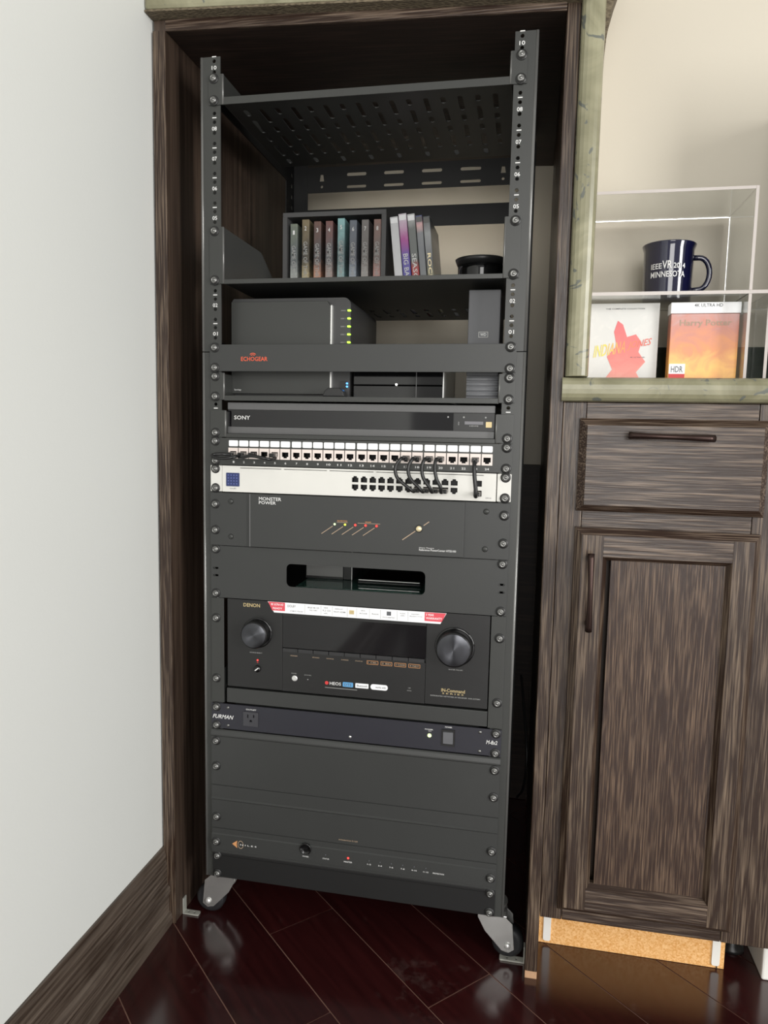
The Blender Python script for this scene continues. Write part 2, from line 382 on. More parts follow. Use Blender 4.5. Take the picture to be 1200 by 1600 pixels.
_tc = {}
def text_tris(body, shear=0., spacing=1.):
    key = (body, shear, spacing)
    if key not in _tc:
        cu = bpy.data.curves.new('t', 'FONT'); cu.body = body; cu.size = 1; cu.resolution_u = 2; cu.shear = shear; cu.space_character = spacing; cu.fill_mode = 'FRONT'; cu.offset = .010
        ob = bpy.data.objects.new('t', cu); COL.objects.link(ob)
        me = bpy.data.meshes.new_from_object(ob.evaluated_get(bpy.context.evaluated_depsgraph_get()))
        vs = [tuple(v.co[:2]) for v in me.vertices]; fs = [tuple(p.vertices) for p in me.polygons]
        bpy.data.objects.remove(ob); bpy.data.curves.remove(cu); bpy.data.meshes.remove(me)
        x0 = min(v[0] for v in vs); x1 = max(v[0] for v in vs); z0 = min(v[1] for v in vs); z1 = max(v[1] for v in vs)
        _tc[key] = ([((v[0]-x0)/(x1-x0), (v[1]-z0)/(z1-z0)) for v in vs], fs, (x1-x0)/(z1-z0))
    return _tc[key]
def lettering(mb, body, x0, x1, z0, z1, y, shear=0., spacing=1., fn=None, rot=0):
    """fit flat letters into a rectangle on a surface facing -y; rot=90 reads downwards"""
    vs, fs, _ = text_tris(body, shear, spacing); out = []
    for u, w in vs:
        if rot == 90: p = (x0+(x1-x0)*w, z1-(z1-z0)*u)
        else: p = (x0+(x1-x0)*u, z0+(z1-z0)*w)
        out.append(fn(p) if fn else (p[0], y, p[1]))
    mb.add(out, fs); return mb
def words(items, name, m, parent, y, **k):
    mb = MB()
    for body, x0, x1, z0, z1 in items: lettering(mb, body, x0, x1, z0, z1, y, **k)
    return part_flat(mb, name, m, parent)
def part_flat(mb, name, m, parent):
    me = mb.mesh(name, ORI[parent.name], fix=False); me.materials.append(m)
    o = bpy.data.objects.new(name, me); COL.objects.link(o); o.parent = parent; ORI[o.name] = ORI[parent.name]; return o

# ================================================================== SETTING
# ---- floor: boards laid on the diagonal
fl = struct(MB().box(-.36, 2.2, -2.6, .62, -.02, -.0012), 'floor', gap_mat)
ang = math.radians(-43.7); tv = Vector((math.cos(ang), math.sin(ang), 0)); nv = Vector((-math.sin(ang), math.cos(ang), 0))
W = .127; LEN = .92
def clip_poly(poly, x0, x1, y0, y1):
    for ax, lim, sg in ((0, x0, 1), (0, x1, -1), (1, y0, 1), (1, y1, -1)):
        out = []
        for i in range(len(poly)):
            a, b = poly[i-1], poly[i]; da = sg*(a[ax]-lim); db = sg*(b[ax]-lim)
            if (da < 0) != (db < 0):
                t = da/(da-db); out.append((a[0]+(b[0]-a[0])*t, a[1]+(b[1]-a[1])*t))
            if db >= 0: out.append(b)
        poly = out
        if not poly: return []
    return poly
known = {-2: .45, -1: .0985, 0: -.106, 1: .174, 2: .75, 3: .80, 4: .88}    # end joints that the photograph shows, by row
far = MB(); boards = []
for row in range(-22, 16):
    n0 = .034+W*(row-1); t0 = known.get(row, random.uniform(0, LEN))
    for q in range(-4, 5):
        ta, tb = t0+q*LEN+.0010, t0+(q+1)*LEN-.0010; na, nb = n0+.0010, n0+W-.0010
        poly = [tuple((tv*t+nv*n)[:2]) for t, n in ((ta, na), (tb, na), (tb, nb), (ta, nb))]
        poly = clip_poly(poly, -.335, 2.2, -2.6, .6)
        if len(poly) >= 3: boards.append(poly)
for poly in boards:
    cx = sum(p[0] for p in poly)/len(poly); cy = sum(p[1] for p in poly)/len(poly)
    if cy > -1.3 and cx < 1.5:
        a = math.radians(43.7)
        rp = [((p[0]-cx)*math.cos(a)-(p[1]-cy)*math.sin(a), (p[0]-cx)*math.sin(a)+(p[1]-cy)*math.cos(a)) for p in poly]
        me = MB().prism(rp, 'z', -.0011, 0).mesh('floorboard'); me.materials.append(fl_mat)
        o = bpy.data.objects.new('floorboard', me); COL.objects.link(o); o.parent = fl; o.location = (cx, cy, random.uniform(-.0002, .0001)); o.rotation_euler = (0, 0, -a)
    else: far.prism(poly, 'z', -.0011, 0)
fo = part(far, 'floorboards_beyond', fl_mat, fl, kind='stuff')

struct(MB().box(-.40, -.335, -2.6, .66, 0, 2.4), 'wall_left', wall_paint)
struct(MB().box(-.335, .30, .60, .66, 0, 1.62), 'wall_back', cream_paint)
struct(MB().box(.31, 2.2, .225, .28, .90, 2.4), 'wall_niche', cream_paint)
struct(MB().prism([(-.335, 1.56), (.31, 1.54), (.31, 2.4), (-.335, 2.4)], 'y', .01, .28), 'wall_above', cream_paint)

# ---- baseboard along the left wall (moulded profile)
prof = [(-.335, 0), (-.3170, 0), (-.3168, .012), (-.3185, .020), (-.3225, .0225), (-.3225, .052), (-.3200, .056), (-.3192, .061), (-.3200, .066), (-.3230, .070), (-.3258, .074), (-.3258, .112), (-.3275, .118), (-.3280, .128), (-.3300, .133), (-.3312, .140), (-.335, .140)]
bb = struct(MB().prism(prof, 'y', -2.6, -.0005), 'baseboard_left', oak_y)

# ---- the alcove: gables, top, front rail
def ztop(x): return 1.4753-.035*(x+.3089)
struct(MB().box(-.3315, -.3115, -.002, .60, 0, ztop(-.32)+.017), 'trim_1', oak_in, .0015)
part(MB().box(-.3318, -.3110, -.0045, -.002, .0005, ztop(-.32)), 'gable_edging', oak_v, bpy.data.objects['trim_1'])
g2 = struct(MB().box(.2925, .3115, 0, .60, .012, 1.50), 'trim_2', oak_v, .0015)
part(MB().box(.2927, .3113, .0005, .05, 0, .012), 'raw_foot', raw_wood, g2)
struct(MB().prism([(-.3115, ztop(-.3115)), (.2925, ztop(.2925)), (.2925, ztop(.2925)+.018), (-.3115, ztop(-.3115)+.018)], 'y', .0, .60), 'ceiling_alcove', oak_top, .001)
part(MB().prism([(-.3112, ztop(-.3112)), (.2922, ztop(.2922)), (.2922, ztop(.2922)+.0165), (-.3112, ztop(-.3112)+.0165)], 'y', -.003, 0), 'front_edging', oak_h, bpy.data.objects['ceiling_alcove'])

struct(MB().box(-.3110, .2920, .585, .599, .001, .80), 'trim_7', oak_top, .001)

# ---- olive stone frame
def zs(x): return 1.4938-.0462*(x+.3323)
def strip_poly(x0, x1, h0, h1): return [(x0, zs(x0)+h0), (x1, zs(x1)+h0), (x1, zs(x1)+h1), (x0, zs(x0)+h1)]
ts = struct(MB().prism(strip_poly(-.3345, .312, .0022, .062), 'y', -.026, .0), 'trim_3', green_stone, .006)
part(MB().prism(strip_poly(-.3340, .312, 0, .003), 'y', -.0245, .002), 'sawn_underside', stone_raw, ts)
# vertical strip beside the niche and its sawn return that flares towards an arch
def bull(x0, x1, d, n=8):
    w = (x1-x0)
    return [(x0, .02), (x0, -d*.35)]+[(x0+w*.5-w*.5*math.cos(PI*k/n)*.98, -d*.35-d*.65*math.sin(PI*k/n)) for k in range(1, n)]+[(x1, -d*.35), (x1, .02)]
tvs = struct(MB().prism(bull(.3125, .3445, .018), 'z', .9525, 1.62, smooth=False), 'trim_4', green_stone, .0012)
arc = [(.3445, 1.36)]+[(.3445+.0005+.065*(k/10)**2.2, 1.37+.22*(k/10)) for k in range(11)]+[(.3445, 1.59)]
part(MB().prism(arc, 'y', .001, .06), 'sawn_return', stone_raw, tvs)
def bullz(z0, z1, d, n=8):
    w = z1-z0
    return [(.0, z0), (-d*.4, z0)]+[(-d*.4-d*.6*math.sin(PI*k/n), z0+w*.5-w*.5*math.cos(PI*k/n)*.98) for k in range(1, n)]+[(-d*.4, z1), (.03, z1), (.03, .938), (.225, .938), (.225, z0)]
struct(MB().prism(bullz(.917, .9515, .02), 'x', .3085, 2.2), 'trim_5', green_stone)
struct(MB().box(.3445, 2.2, .212, .2255, .938, 1.019), 'trim_6', green_back, .001)
struct(MB().box(.3118, .3442, .020, .2255, .938, 1.62), 'wall_niche_side', cream_paint)

# ================================================================== BASE CABINET
cab = root('base_cabinet', 'dark oak base cabinet with one drawer and one door under the stone sill', 'cabinet', (.48, .2, .108))
part(MB().box(.312, .96, .0205, .56, .1085, .9165), 'carcass', oak_in, cab)
part(MB().box(.3120, .345, 0, .020, .108, .9165), 'face_stile', oak_v, cab, bevel=.001)
part(MB().box(.580, .980, 0, .020, .108, .9165), 'face_stile', oak_v, cab, bevel=.001)
part(MB().box(.3455, .5795, .0005, .020, .876, .9165), 'face_rail', oak_h, cab, bevel=.001)
part(MB().box(.3455, .5795, .0005, .020, .715, .776), 'face_rail', oak_h, cab, bevel=.001)
part(MB().box(.3455, .5795, .0005, .020, .108, .160), 'face_rail', oak_h, cab, bevel=.001)
dr = part(MB().slab(.3365, .5925, -.020, -.0005, .758, .893, .010, .012), 'drawer_front', oak_h, cab)
def pull(p0, p1, out, r):
    p0, p1 = Vector(p0), Vector(p1); pts = []; rad = []
    for k in range(17):
        t = k/16; o = Vector((0, -1, 0))*out*(.62+.38*math.sin(PI*t)); pts.append(p0.lerp(p1, t)+o); rad.append(r*(1.25-.35*math.sin(PI*t)))
    mb = MB().tube(pts, rad, 10)
    for t in (.07, .93):
        c = p0.lerp(p1, t); mb.tube([c, c+Vector((0, -out*.72, 0))], r*1.0, 10)
    return mb
part(pull((.402, -.0205, .8695), (.5145, -.0205, .8672), .026, .0042), 'drawer_pull', bronze, dr)
door = part(MB().box(.39, .548, -.0095, -.002, .165, .696), 'door_panel', oak_panel, cab)
X0, X1, Z0, Z1 = .3370, .5905, .1325, .7335; xa, xb, za, zb = .3835, .5470, .1815, .6865
O = [(X0, Z0), (X1, Z0), (X1, Z1), (X0, Z1)]; I = [(xa, za), (xb, za), (xb, zb), (xa, zb)]
eo = .0095; ei = .0065
stl = part(MB().box(X0+eo, xa-ei, -.0200, -.0020, Z0+eo, Z1-eo), 'door_stile', oak_v, cab)
part(MB().box(xb+ei, X1-eo, -.0200, -.0020, Z0+eo, Z1-eo), 'door_stile', oak_v, cab)
part(MB().box(xa-ei+.0003, xb+ei-.0003, -.0199, -.0020, Z0+eo, za-ei), 'door_rail', oak_h, cab)
part(MB().box(xa-ei+.0003, xb+ei-.0003, -.0199, -.0020, zb+ei, Z1-eo), 'door_rail', oak_h, cab)
part(pull((.3605, -.0205, .5855), (.3590, -.0205, .699), .026, .0042), 'door_pull', bronze, stl)
def moulding(A, B, A2, B2, ya, yb):
    """mitred edge piece sloping from line A-B at depth ya to line A2-B2 at depth yb"""
    P = lambda p, y: (p[0], y, p[1])
    return MB().add([P(A, -.0005), P(B, -.0005), P(A, ya), P(B, ya), P(A2, yb), P(B2, yb), P(A2, -.0005), P(B2, -.0005)], [(0, 1, 3, 2), (2, 3, 5, 4), (4, 5, 7, 6), (6, 7, 1, 0), (0, 2, 4, 6), (1, 3, 5, 7)])
def inset(R_, d): sx = (1, -1, -1, 1); sz = (1, 1, -1, -1); return [(p[0]+d*a, p[1]+d*b) for p, a, b in zip(R_, sx, sz)]
O2 = inset(O, eo); I2 = inset(I, -ei)
for k in range(4):
    j = (k+1) % 4; mm = oak_v if k % 2 else oak_h
    part(moulding(O[k], O[j], O2[k], O2[j], -.010, -.0200), 'outer_moulding', mm, cab)
    part(moulding(I[k], I[j], I2[k], I2[j], -.0098, -.0200), 'inner_moulding', mm, cab)
# plinth of bare particle board with two white clips
tk = root('cabinet_plinth', 'bare orange particle board plinth set back under the dark cabinet', 'plinth', (.46, .1, 0))
part(MB().box(.3120, .6135, .090, .106, .0005, .1075), 'plinth_board', chip, tk, bevel=.0006)
for x in (.3225, .5935): part(MB().prism(rrect(x, x+.0125, .006, .1065, .004), 'y', .0875, .0902), 'clip_strip', white_plastic, tk)
part(MB().box(.6015, .6030, .0885, .0902, .0005, .008), 'clip_pin', satin_black, tk)
lf = root('levelling_foot', 'black plastic levelling foot in the gap under the cabinet beside the white box', 'foot', (.642, .13, 0))
part(MB().lathe([(.020, 0), (.020, .006), (.013, .010), (.011, .085), (.018, .090), (.018, .1075)], (.640, .15, 0), 'z', 16), 'foot', satin_black, lf)
part(MB().prism([(.628, .045), (.640, .036), (.645, .036), (.645, .082), (.638, .082)], 'y', .112, .118).tube([(.637, .117, .06), (.640, .15, .06)], .004, 8), 'plinth_clip', steel_dull, lf)
wbx = root('white_floor_box', 'low white box on the floor at the right edge under the cabinet', 'box', (.8, .25, 0))
part(MB().box(.6675, .95, .078, .40, .0005, .1070), 'casing', white_plastic, wbx, bevel=.003)
part(MB().box(.70, .92, .0765, .0782, .02, .085), 'front_cover', white_plastic, wbx, bevel=.0006)

# ================================================================== NICHE CONTENT
def media_case(name, x0, x1, y0, y1, z0, z1, m, label, group=None, M=None, top=None):
    r = root(name, label, 'media case', ((x0+x1)/2, (y0+y1)/2, z0), group)
    return r
ac = root('acrylic_shelf_unit', 'clear acrylic display shelf unit standing in the cream niche', 'shelf', (.46, .12, .938))
edge_m = mat('polished_acrylic_edge', 'd6cec8', .25, trans=.35, var=.02)
def acry(x0, x1, y0, y1, z0, z1, nm, edges):
    p = part(MB().box(x0, x1, y0, y1, z0, z1), nm, acrylic, ac)
    for e in edges: part(MB().box(*e), 'polished_edge', edge_m, p)
for x1, z0, z1 in ((.5670, 1.2220, 1.2262), (.632, 1.0765, 1.0815)):
    acry(.3450, x1, .0507, .1943, z0, z1, 'shelf_plate', [(.3450, x1, .05, .0506, z0, z1), (.3450, x1, .1944, .195, z0, z1)])
for x, z0, z1 in ((.5672, .9382, 1.0763), (.5672, 1.0817, 1.2262), (.5940, .9382, 1.0763)):
    acry(x, x+.0042, .0507, .1943, z0, z1, 'upright', [(x, x+.0042, .05, .0506, z0, z1), (x, x+.0042, .1944, .195, z0, z1)])

mug = root('enamel_mug', 'dark navy enamel mug with white lettering on the acrylic shelf', 'mug', (.469, .14, 1.0816))
R = .0375; mz = 1.0818
pr = [(.0, mz+.001), (R*.9, mz), (R*.955, mz+.002), (R*.96, mz+.006), (R, mz+.076), (R*1.07, mz+.0835), (R*1.08, mz+.0850), (R*1.06, mz+.0858), (R*.975, mz+.077), (R*.93, mz+.008), (0, mz+.006)]
part(MB().lathe(pr, (.469, .14, 0), 'z', 48), 'mug_body', navy_enamel, mug)
hp = [(.469+R*.93, .14, mz+.066)]
for k in range(13):
    a = PI*.52-PI*1.04*k/12
    hp.append((.469+R+.0165*1.0*math.cos(a)+.008, .14, mz+.042+.0245*math.sin(a)))
hp.append((.469+R*.93, .14, mz+.016))
part(MB().tube(hp, .0043, 10), 'mug_handle', navy_enamel, mug)
def onmug(p):
    a = p[0]/R; return (.469+(R*.985+.0012)*math.sin(a-.18), .14-(R*.985+.0012)*math.cos(a-.18), p[1])
mb = MB()
lettering(mb, 'IEEE', -.0255, -.0085, mz+.044, mz+.052, 0, fn=onmug); lettering(mb, 'VR', -.0078, .006, mz+.0435, mz+.0555, 0, fn=onmug); lettering(mb, '2014', .0085, .0265, mz+.044, mz+.052, 0, fn=onmug)
lettering(mb, 'MINNESOTA', -.0255, .0265, mz+.031, mz+.040, 0, fn=onmug)
part_flat(mb, 'lettering', ink_white, mug)

lsp = root('shadow_caster', 'unseen black box with drivers, added right of the acrylic shelves to shadow the niche wall', 'shadow_caster', (.745, .12, .938))  # out of view, added to cast the soft shadow on the niche wall
part(MB().box(.655, .835, .035, .205, .9385, 1.385), 'cabinet', satin_black, lsp, bevel=.003)
for z, r in ((1.03, .07), (1.20, .07), (1.32, .028)):
    part(MB().lathe([(r, .0348), (r, .030), (r*.9, .030), (r*.55, .042), (r*.25, .046), (0, .040)], (.745, 0, z), 'y', 32), 'driver', rubber, lsp)

white_cover = cover('off_white_cover_print', [(.0, 'cfcfcb'), (.5, 'e4e2dc'), (1, 'd4d4cf')], 'z', .93, 1.08, .6, 60, .35)
red_patch = cover('salmon_red_print', [(.0, 'e9a593'), (.5, 'dc6f66'), (1, 'd4555c')], 'z', -.01, .12, .35, 50, .35)
fire = cover('fiery_orange_print', [(.0, 'e99f56'), (.22, 'f4b85c'), (.45, 'd98a52'), (.7, 'c07a68'), (1, 'b79a98')], 'z', 0, .135, .55, 26, .3, 2.)
yellow_p = cover('yellow_title_print', [(0, 'f0d24a'), (.5, 'e08a3a'), (1, 'd2563e')], 'x', -.03, .03, .1, 30)
c1 = root('media_case', 'off-white media case with a red smear and slanted title, beside the stone frame', 'media case', (.40, .105, .9385))
part(MB().box(.3475, .4545, .100, .114, .9385, 1.0735), 'case', white_cover, c1, bevel=.0008)
blob = [(.381, .9392), (.428, .9392), (.433, .952), (.424, .968), (.437, .984), (.426, .999), (.430, 1.014), (.421, 1.026), (.408, 1.022), (.401, 1.041), (.393, 1.047), (.388, 1.030), (.393, 1.008), (.379, .992), (.388, .972), (.377, .957)]
part(MB().prism(blob, 'y', .0996, .1001), 'printed_red_area', red_patch, c1)
t1 = MB()
def slant(p): return (p[0], .0993, p[1]+(p[0]-.36)*.17)
lettering(t1, 'INDIANA', .3585, .4060, .9905, 1.0085, 0, shear=.3, fn=slant); lettering(t1, 'JONES', .4090, .4450, .9925, 1.0060, 0, shear=.3, fn=slant)
part_flat(t1, 'title_lettering', yellow_p, c1)
words([('THE COMPLETE COLLECTION', .374, .432, 1.0640, 1.0660), ('4K ULTRA HD', .414, .436, .9900, .9918)], 'small_lettering', ink_dark, c1, .0995)['kind'] = 'stuff'
c2 = root('media_case', 'orange and red media case with a white top band, right of the white case', 'media case', (.516, .092, .9385))
part(MB().box(.4680, .5650, .080, .104, .9385, 1.0535), 'case', fire, c2, bevel=.0008)
part(MB().box(.4670, .5660, .0785, .1055, 1.0538, 1.0700), 'top_band', label_white, c2, bevel=.0006)
words([('4K ULTRA HD', .500, .540, 1.0630, 1.0680)], 'band_lettering', ink_dark, c2, .0783)
words([('Harry Potter', .481, .554, 1.033, 1.0445)], 'title_lettering', ink_tan, c2, .0796)
part(MB().box(.4690, .4920, .0792, .0799, .9560, .9790), 'badge', label_white, c2)
part(MB().box(.4690, .4920, .0788, .0793, .9560, .9640), 'badge_stripe', ink_red, c2)
words([('HDR', .472, .489, .9665, .9755)], 'badge_lettering', ink_dark, c2, .0790)

# ================================================================== RACK
HX = .2325; U = .04445; ZB = .989
rack = root('equipment_rack', 'tall open-frame black equipment rack on casters inside the dark alcove', 'rack', (0, .22, 0))
def zu(k): return ZB-k*U      # k: rack units below the joint of the posts
def post_holes(k0, k1, s):
    hs = []
    for k in range(k0, k1):
        for off in (.143, .5, .857): hs.append(circ(s*HX, zu(k+off), .0030, 6))
    return hs
def rail(z0, z1, hs, s, y0, dirn):
    xi, xo = s*.2225, s*.2550
    mb = MB().holed(rect(min(xi, xo-s*.001), max(xi, xo-s*.001), z0, z1), hs, 'y', y0, y0+.002*dirn)
    # side flange with a row of slots
    sl = []; z = z0+.012
    while z < z1-.02:
        sl.append(rect(*sorted((y0+.012*dirn, y0+.019*dirn)), z, z+.009)); z += .0222
    mb.holed(rect(*sorted((y0+.002*dirn, y0+.052*dirn)), z0, z1), sl, 'x', xo-s*.002, xo)
    return mb
for s in (-1, 1):
    p = part(rail(ZB+.0007, zu(-10), post_holes(-10, 0, s), s, 0, 1), 'post', powder_hi, rack)
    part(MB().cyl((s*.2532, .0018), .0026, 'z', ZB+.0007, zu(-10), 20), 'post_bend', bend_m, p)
    mk = MB()
    for k in range(-10, 0):
        zc = zu(k); mk.box(s*HX-.0034, s*HX+.0034, -.0003, -.0001, zc-.0007, zc+.0007)
        lettering(mk, '%02d' % (-k), s*HX-.0040, s*HX+.0040, zu(k+.36)-.0028, zu(k+.36)+.0030, -.0003)
    part_flat(mk, 'unit_numbers', ink_white, p)['kind'] = 'stuff'
    p = part(rail(.0975, ZB-.0007, post_holes(0, 20, s), s, 0, 1), 'post', powder_hi, rack)
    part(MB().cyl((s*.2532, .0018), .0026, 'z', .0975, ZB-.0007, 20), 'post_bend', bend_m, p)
    mk = MB()
    for k in range(1, 20): zc = zu(k); mk.box(s*HX-.0034, s*HX+.0034, -.0003, -.0001, zc-.0007, zc+.0007)
    part_flat(mk, 'unit_marks', ink_white, p)['kind'] = 'stuff'
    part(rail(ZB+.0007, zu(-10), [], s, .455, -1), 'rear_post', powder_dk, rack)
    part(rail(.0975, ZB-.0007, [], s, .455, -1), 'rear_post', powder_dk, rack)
    for z0, z1 in ((.0985, .138), (.965, 1.012), (1.385, 1.430)):
        part(MB().box(s*.2525-.0012, s*.2525+.0012, .0525, .4025, z0, z1), 'side_bar', powder_dk, rack)
sl = []
for x in (-.115, -.035, .045, .125):
    sl += [rrect(x-.021, x+.021, 1.4035, 1.4105, .0033), rrect(x-.021, x+.021, 1.3790, 1.3850, .0029)]
sl += [[(-.196, 1.395), (-.186, 1.395), (-.188, 1.409), (-.194, 1.409)], circ(-.191, 1.384, .003), [(.186, 1.395), (.196, 1.395), (.194, 1.409), (.188, 1.409)], circ(.191, 1.384, .003)]
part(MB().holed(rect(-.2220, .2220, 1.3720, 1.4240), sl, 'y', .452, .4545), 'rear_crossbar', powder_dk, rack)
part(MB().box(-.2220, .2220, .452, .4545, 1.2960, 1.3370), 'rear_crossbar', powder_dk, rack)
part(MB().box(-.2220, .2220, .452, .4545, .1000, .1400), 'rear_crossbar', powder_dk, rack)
for s in (-1, 1): part(MB().box(min(s*.2525, s*.20), max(s*.2525, s*.20), .0022, .4528, .0958, .0975), 'base_plate', powder, rack)
# casters
def caster(cx, cy, wx, name='caster'):
    s = 1 if wx > cx else -1; zc = .0262
    f = MB()
    for yy in (cy-.0155, cy+.0130):
        f.prism([(wx-s*.010, zc-.010), (wx+s*.002, zc-.013), (wx+s*.011, zc-.006), (wx+s*.007, .064), (cx+s*.020, .0765), (cx-s*.024, .0765), (cx-s*.024, .070), (cx-s*.012, .047)], 'y', yy, yy+.0025)
    f.box(min(cx-s*.024, cx+s*.024), max(cx-s*.024, cx+s*.024), cy-.0155, cy+.0155, .0745, .0770)
    fk = part(f, name, zinc, rack, bevel=.0008)
    part(MB().lathe([(.021, 0), (.022, .003), (.015, .007), (.022, .011), (.024, .0155), (.024, .0185)], (cx, cy, .0772), 'z', 28), 'swivel_plate', zinc, fk)
    part(MB().lathe([(.017, -.0105), (.021, -.0105), (.0238, -.009), (.0262, -.006), (.0262, .006), (.0238, .009), (.021, .0105), (.017, .0105)], (wx, cy, zc), 'y', 36), 'wheel', rubber, fk)
    part(MB().lathe([(.0172, -.0085), (.0172, .0085)], (wx, cy, zc), 'y', 24), 'wheel_hub', satin_black, fk)
    part(MB().lathe([(.0, -.0195), (.0035, -.0192), (.0052, -.0175), (.0052, .0175), (0, .0180)], (wx, cy, zc), 'y', 18), 'axle_bolt', chrome, fk)
caster(-.2395, .048, -.2660); caster(.2370, .048, .2635); caster(-.2150, .405, -.1900); caster(.2150, .405, .1900)
for nm, x0, x1, y0, y1, lb in (('corner_bracket', -.3105, -.281, .022, .033, 'small grey steel bracket on the floor by the left caster'), ('corner_bracket', .2510, .2918, .0300, .0420, 'small grey steel bracket on the floor by the right caster')):
    mb = MB().holed(rrect(x0, x1, y0, y1, .002), [circ(x0+.3*(x1-x0), (y0+y1)/2, .0025), circ(x0+.68*(x1-x0), (y0+y1)/2, .0025)], 'z', .0004, .0030)
    if x0 < 0: mb.box(x0, x0+.002, y0, y1, .0004, .03)
    else: mb.box(x1-.002, x1, y0, y1, .0004, .03)
    single(mb, nm, steel_dull, lb, 'bracket')

# ---- screws (shared shape)
sm = shared(MB().lathe([(.0, -.0042), (.0022, -.0042), (.0024, -.0030), (.0028, -.0044), (.0044, -.0038), (.0055, -.0022), (.0058, -.0004), (.0058, 0)], (0, 0, 0), 'y', 16), 'screw', screw_m)
wash = shared(MB().lathe([(.0036, -.0008), (.0074, -.0008), (.0078, 0)], (0, 0, 0), 'y', 18), 'screw_washer', satin_black)
def screws(parent, lst, y=-.002):
    for x, z in lst:
        s_ = inst(sm, 'screw', parent, (x, y-.0008, z)); 
        w_ = bpy.data.objects.new('screw_washer', wash); COL.objects.link(w_); w_.parent = s_; w_.location = (0, .0008, 0)

# ---- vented shelves
def vents(x0, x1, y0, y1, rows, wd=.0040):
    hs = []; n = 15; pitch = (x1-x0)/n
    for c in range(n+1):
        x = x0+c*pitch; y = y0; k = c % 2
        for r in range(rows):
            L = .050 if (r+k) % 2 else .022
            if y+L > y1: break
            hs.append(rrect(x-wd, x+wd, y, y+L, wd*.95, 2)); y += L+.016
    return hs
def shelf(name, label, zp, depth, lip0, lip1, ear0, ear1, scr, gusset=None, ear_out=.2410, xl=.2180, vent=.03, group='vented rack shelves'):
    r = root(name, label, 'shelf', (0, depth/2, zp), group)
    hs = vents(-.195, .195, vent, depth-.012, 8)
    part(MB().holed(rect(-xl, xl, .0012, depth), hs, 'z', zp, zp+.0015), 'shelf_plate', powder, r)
    part(MB().box(-xl, xl, -.0008, .0012, lip0, lip1), 'front_lip', powder_hi, r, bevel=.0004)
    part(MB().box(-xl, xl, depth, depth+.0015, zp, zp+.022), 'rear_lip', powder, r)
    for s in (-1, 1):
        g = gusset or [(0, zp), (0, ear1), (.10, ear1), (depth*.8, zp+.012), (depth, zp+.012), (depth, zp)]
        part(MB().prism(g, 'x', s*xl, s*(xl+.0015)), 'side_wall', powder_hi, r)
        e = part(MB().box(min(s*xl, s*ear_out), max(s*xl, s*ear_out), -.002, -.0002, ear0, ear1), 'mounting_ear', powder_hi, r, bevel=.0004)
        screws(e, [(s*HX, z) for z in scr])
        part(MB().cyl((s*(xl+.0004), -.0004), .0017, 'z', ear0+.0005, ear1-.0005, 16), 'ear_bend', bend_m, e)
    return r
shelf('vented_shelf', 'empty vented black shelf at the top of the rack', 1.3655, .275, 1.3630, 1.3740, 1.3625, 1.4075, [1.3690, 1.4010])
sh2 = shelf('vented_shelf', 'vented black rack shelf carrying the media cases and the round black dish', 1.0960, .40, 1.0945, 1.1015, 1.0945, 1.1815, [1.1000, 1.1750], gusset=[(0, 1.096), (0, 1.181), (.165, 1.181), (.31, 1.100), (.40, 1.100), (.40, 1.096)], vent=.27)
shelf('vented_shelf', 'black rack shelf under the network storage box and gloss black box', .9150, .36, .9125, .9205, .9135, .9565, [.9188, .9505], gusset=[(0, .915), (0, .9545), (.05, .9545), (.10, .930), (.36, .930), (.36, .915)])
shelf('vented_shelf', 'black rack shelf under the disc player', .8545, .36, .8535, .8600, .8540, .8970, [.8610], gusset=[(0, .8545), (0, .895), (.04, .895), (.09, .8615), (.36, .8615), (.36, .8545)], xl=.2155)

# ---- blank panel with orange lettering
bp_ = root('blank_panel', 'black blank rack panel with small orange lettering at its left', 'panel', (0, 0, .9585))
pl = part(MB().box(-.2412, .2412, -.0030, -.0005, .9585, 1.0005), 'face_plate', panel_m, bp_, bevel=.0006)
screws(bp_, [(-HX, .9955), (-HX, .9640), (HX, .9955), (HX, .9640)], -.003)
mb = MB(); lettering(mb, 'ECHOGEAR', -.1880, -.1440, .9745, .9812, -.0033)
for rr in (.0038, .0062):
    mb.add([(-.1683+r_*math.cos(a), -.0033, .9800+r_*math.sin(a)) for a in [math.radians(45+15*k) for k in range(7)] for r_ in (rr, rr+.0011)], [(2*k, 2*k+1, 2*k+3, 2*k+2) for k in range(6)])
part_flat(mb, 'lettering', ink_orange, bp_)

# ---- slipcase with eight cases
slx0, slx1, slz0, slz1, sy0, sy1 = -.2040, -.0068, 1.0977, 1.2705, .240, .385
sc = root('slipcase', 'open-fronted dark grey slipcase holding eight numbered media cases', 'slipcase', ((slx0+slx1)/2, .31, slz0))
tq = .0085
slip_m = mat('dark_grey_card', '4c4c4c', .45, var=.05)
part(MB().box(slx0, slx1, sy0, sy1, slz1-tq, slz1), 'top_board', slip_m, sc, bevel=.0006)
part(MB().box(slx0, slx1, sy0, sy1, slz0, slz0+.003), 'bottom_board', slip_m, sc)
part(MB().box(slx0, slx0+tq, sy0, sy1, slz0+.003, slz1-tq), 'side_board', slip_m, sc)
part(MB().box(slx1-tq, slx1, sy0, sy1, slz0+.003, slz1-tq), 'side_board', slip_m, sc)
part(MB().box(slx0+tq, slx1-tq, sy1-.002, sy1, slz0+.003, slz1-tq), 'back_board', slip_m, sc)
cols = [('727a6c', '5a5f61', 'a8aca6'), ('7c7058', '403e3a', 'b5a680'), ('6b5048', '4a4a4c', 'c08e74'), ('74504c', '54565a', 'a8948c'), ('6a7c7a', '576568', '8fb0b0'), ('646b75', '5a5c64', '98a4b0'), ('74706e', '66625f', 'aaa4a0'), ('85675f', '67605d', 'bb8a82')]
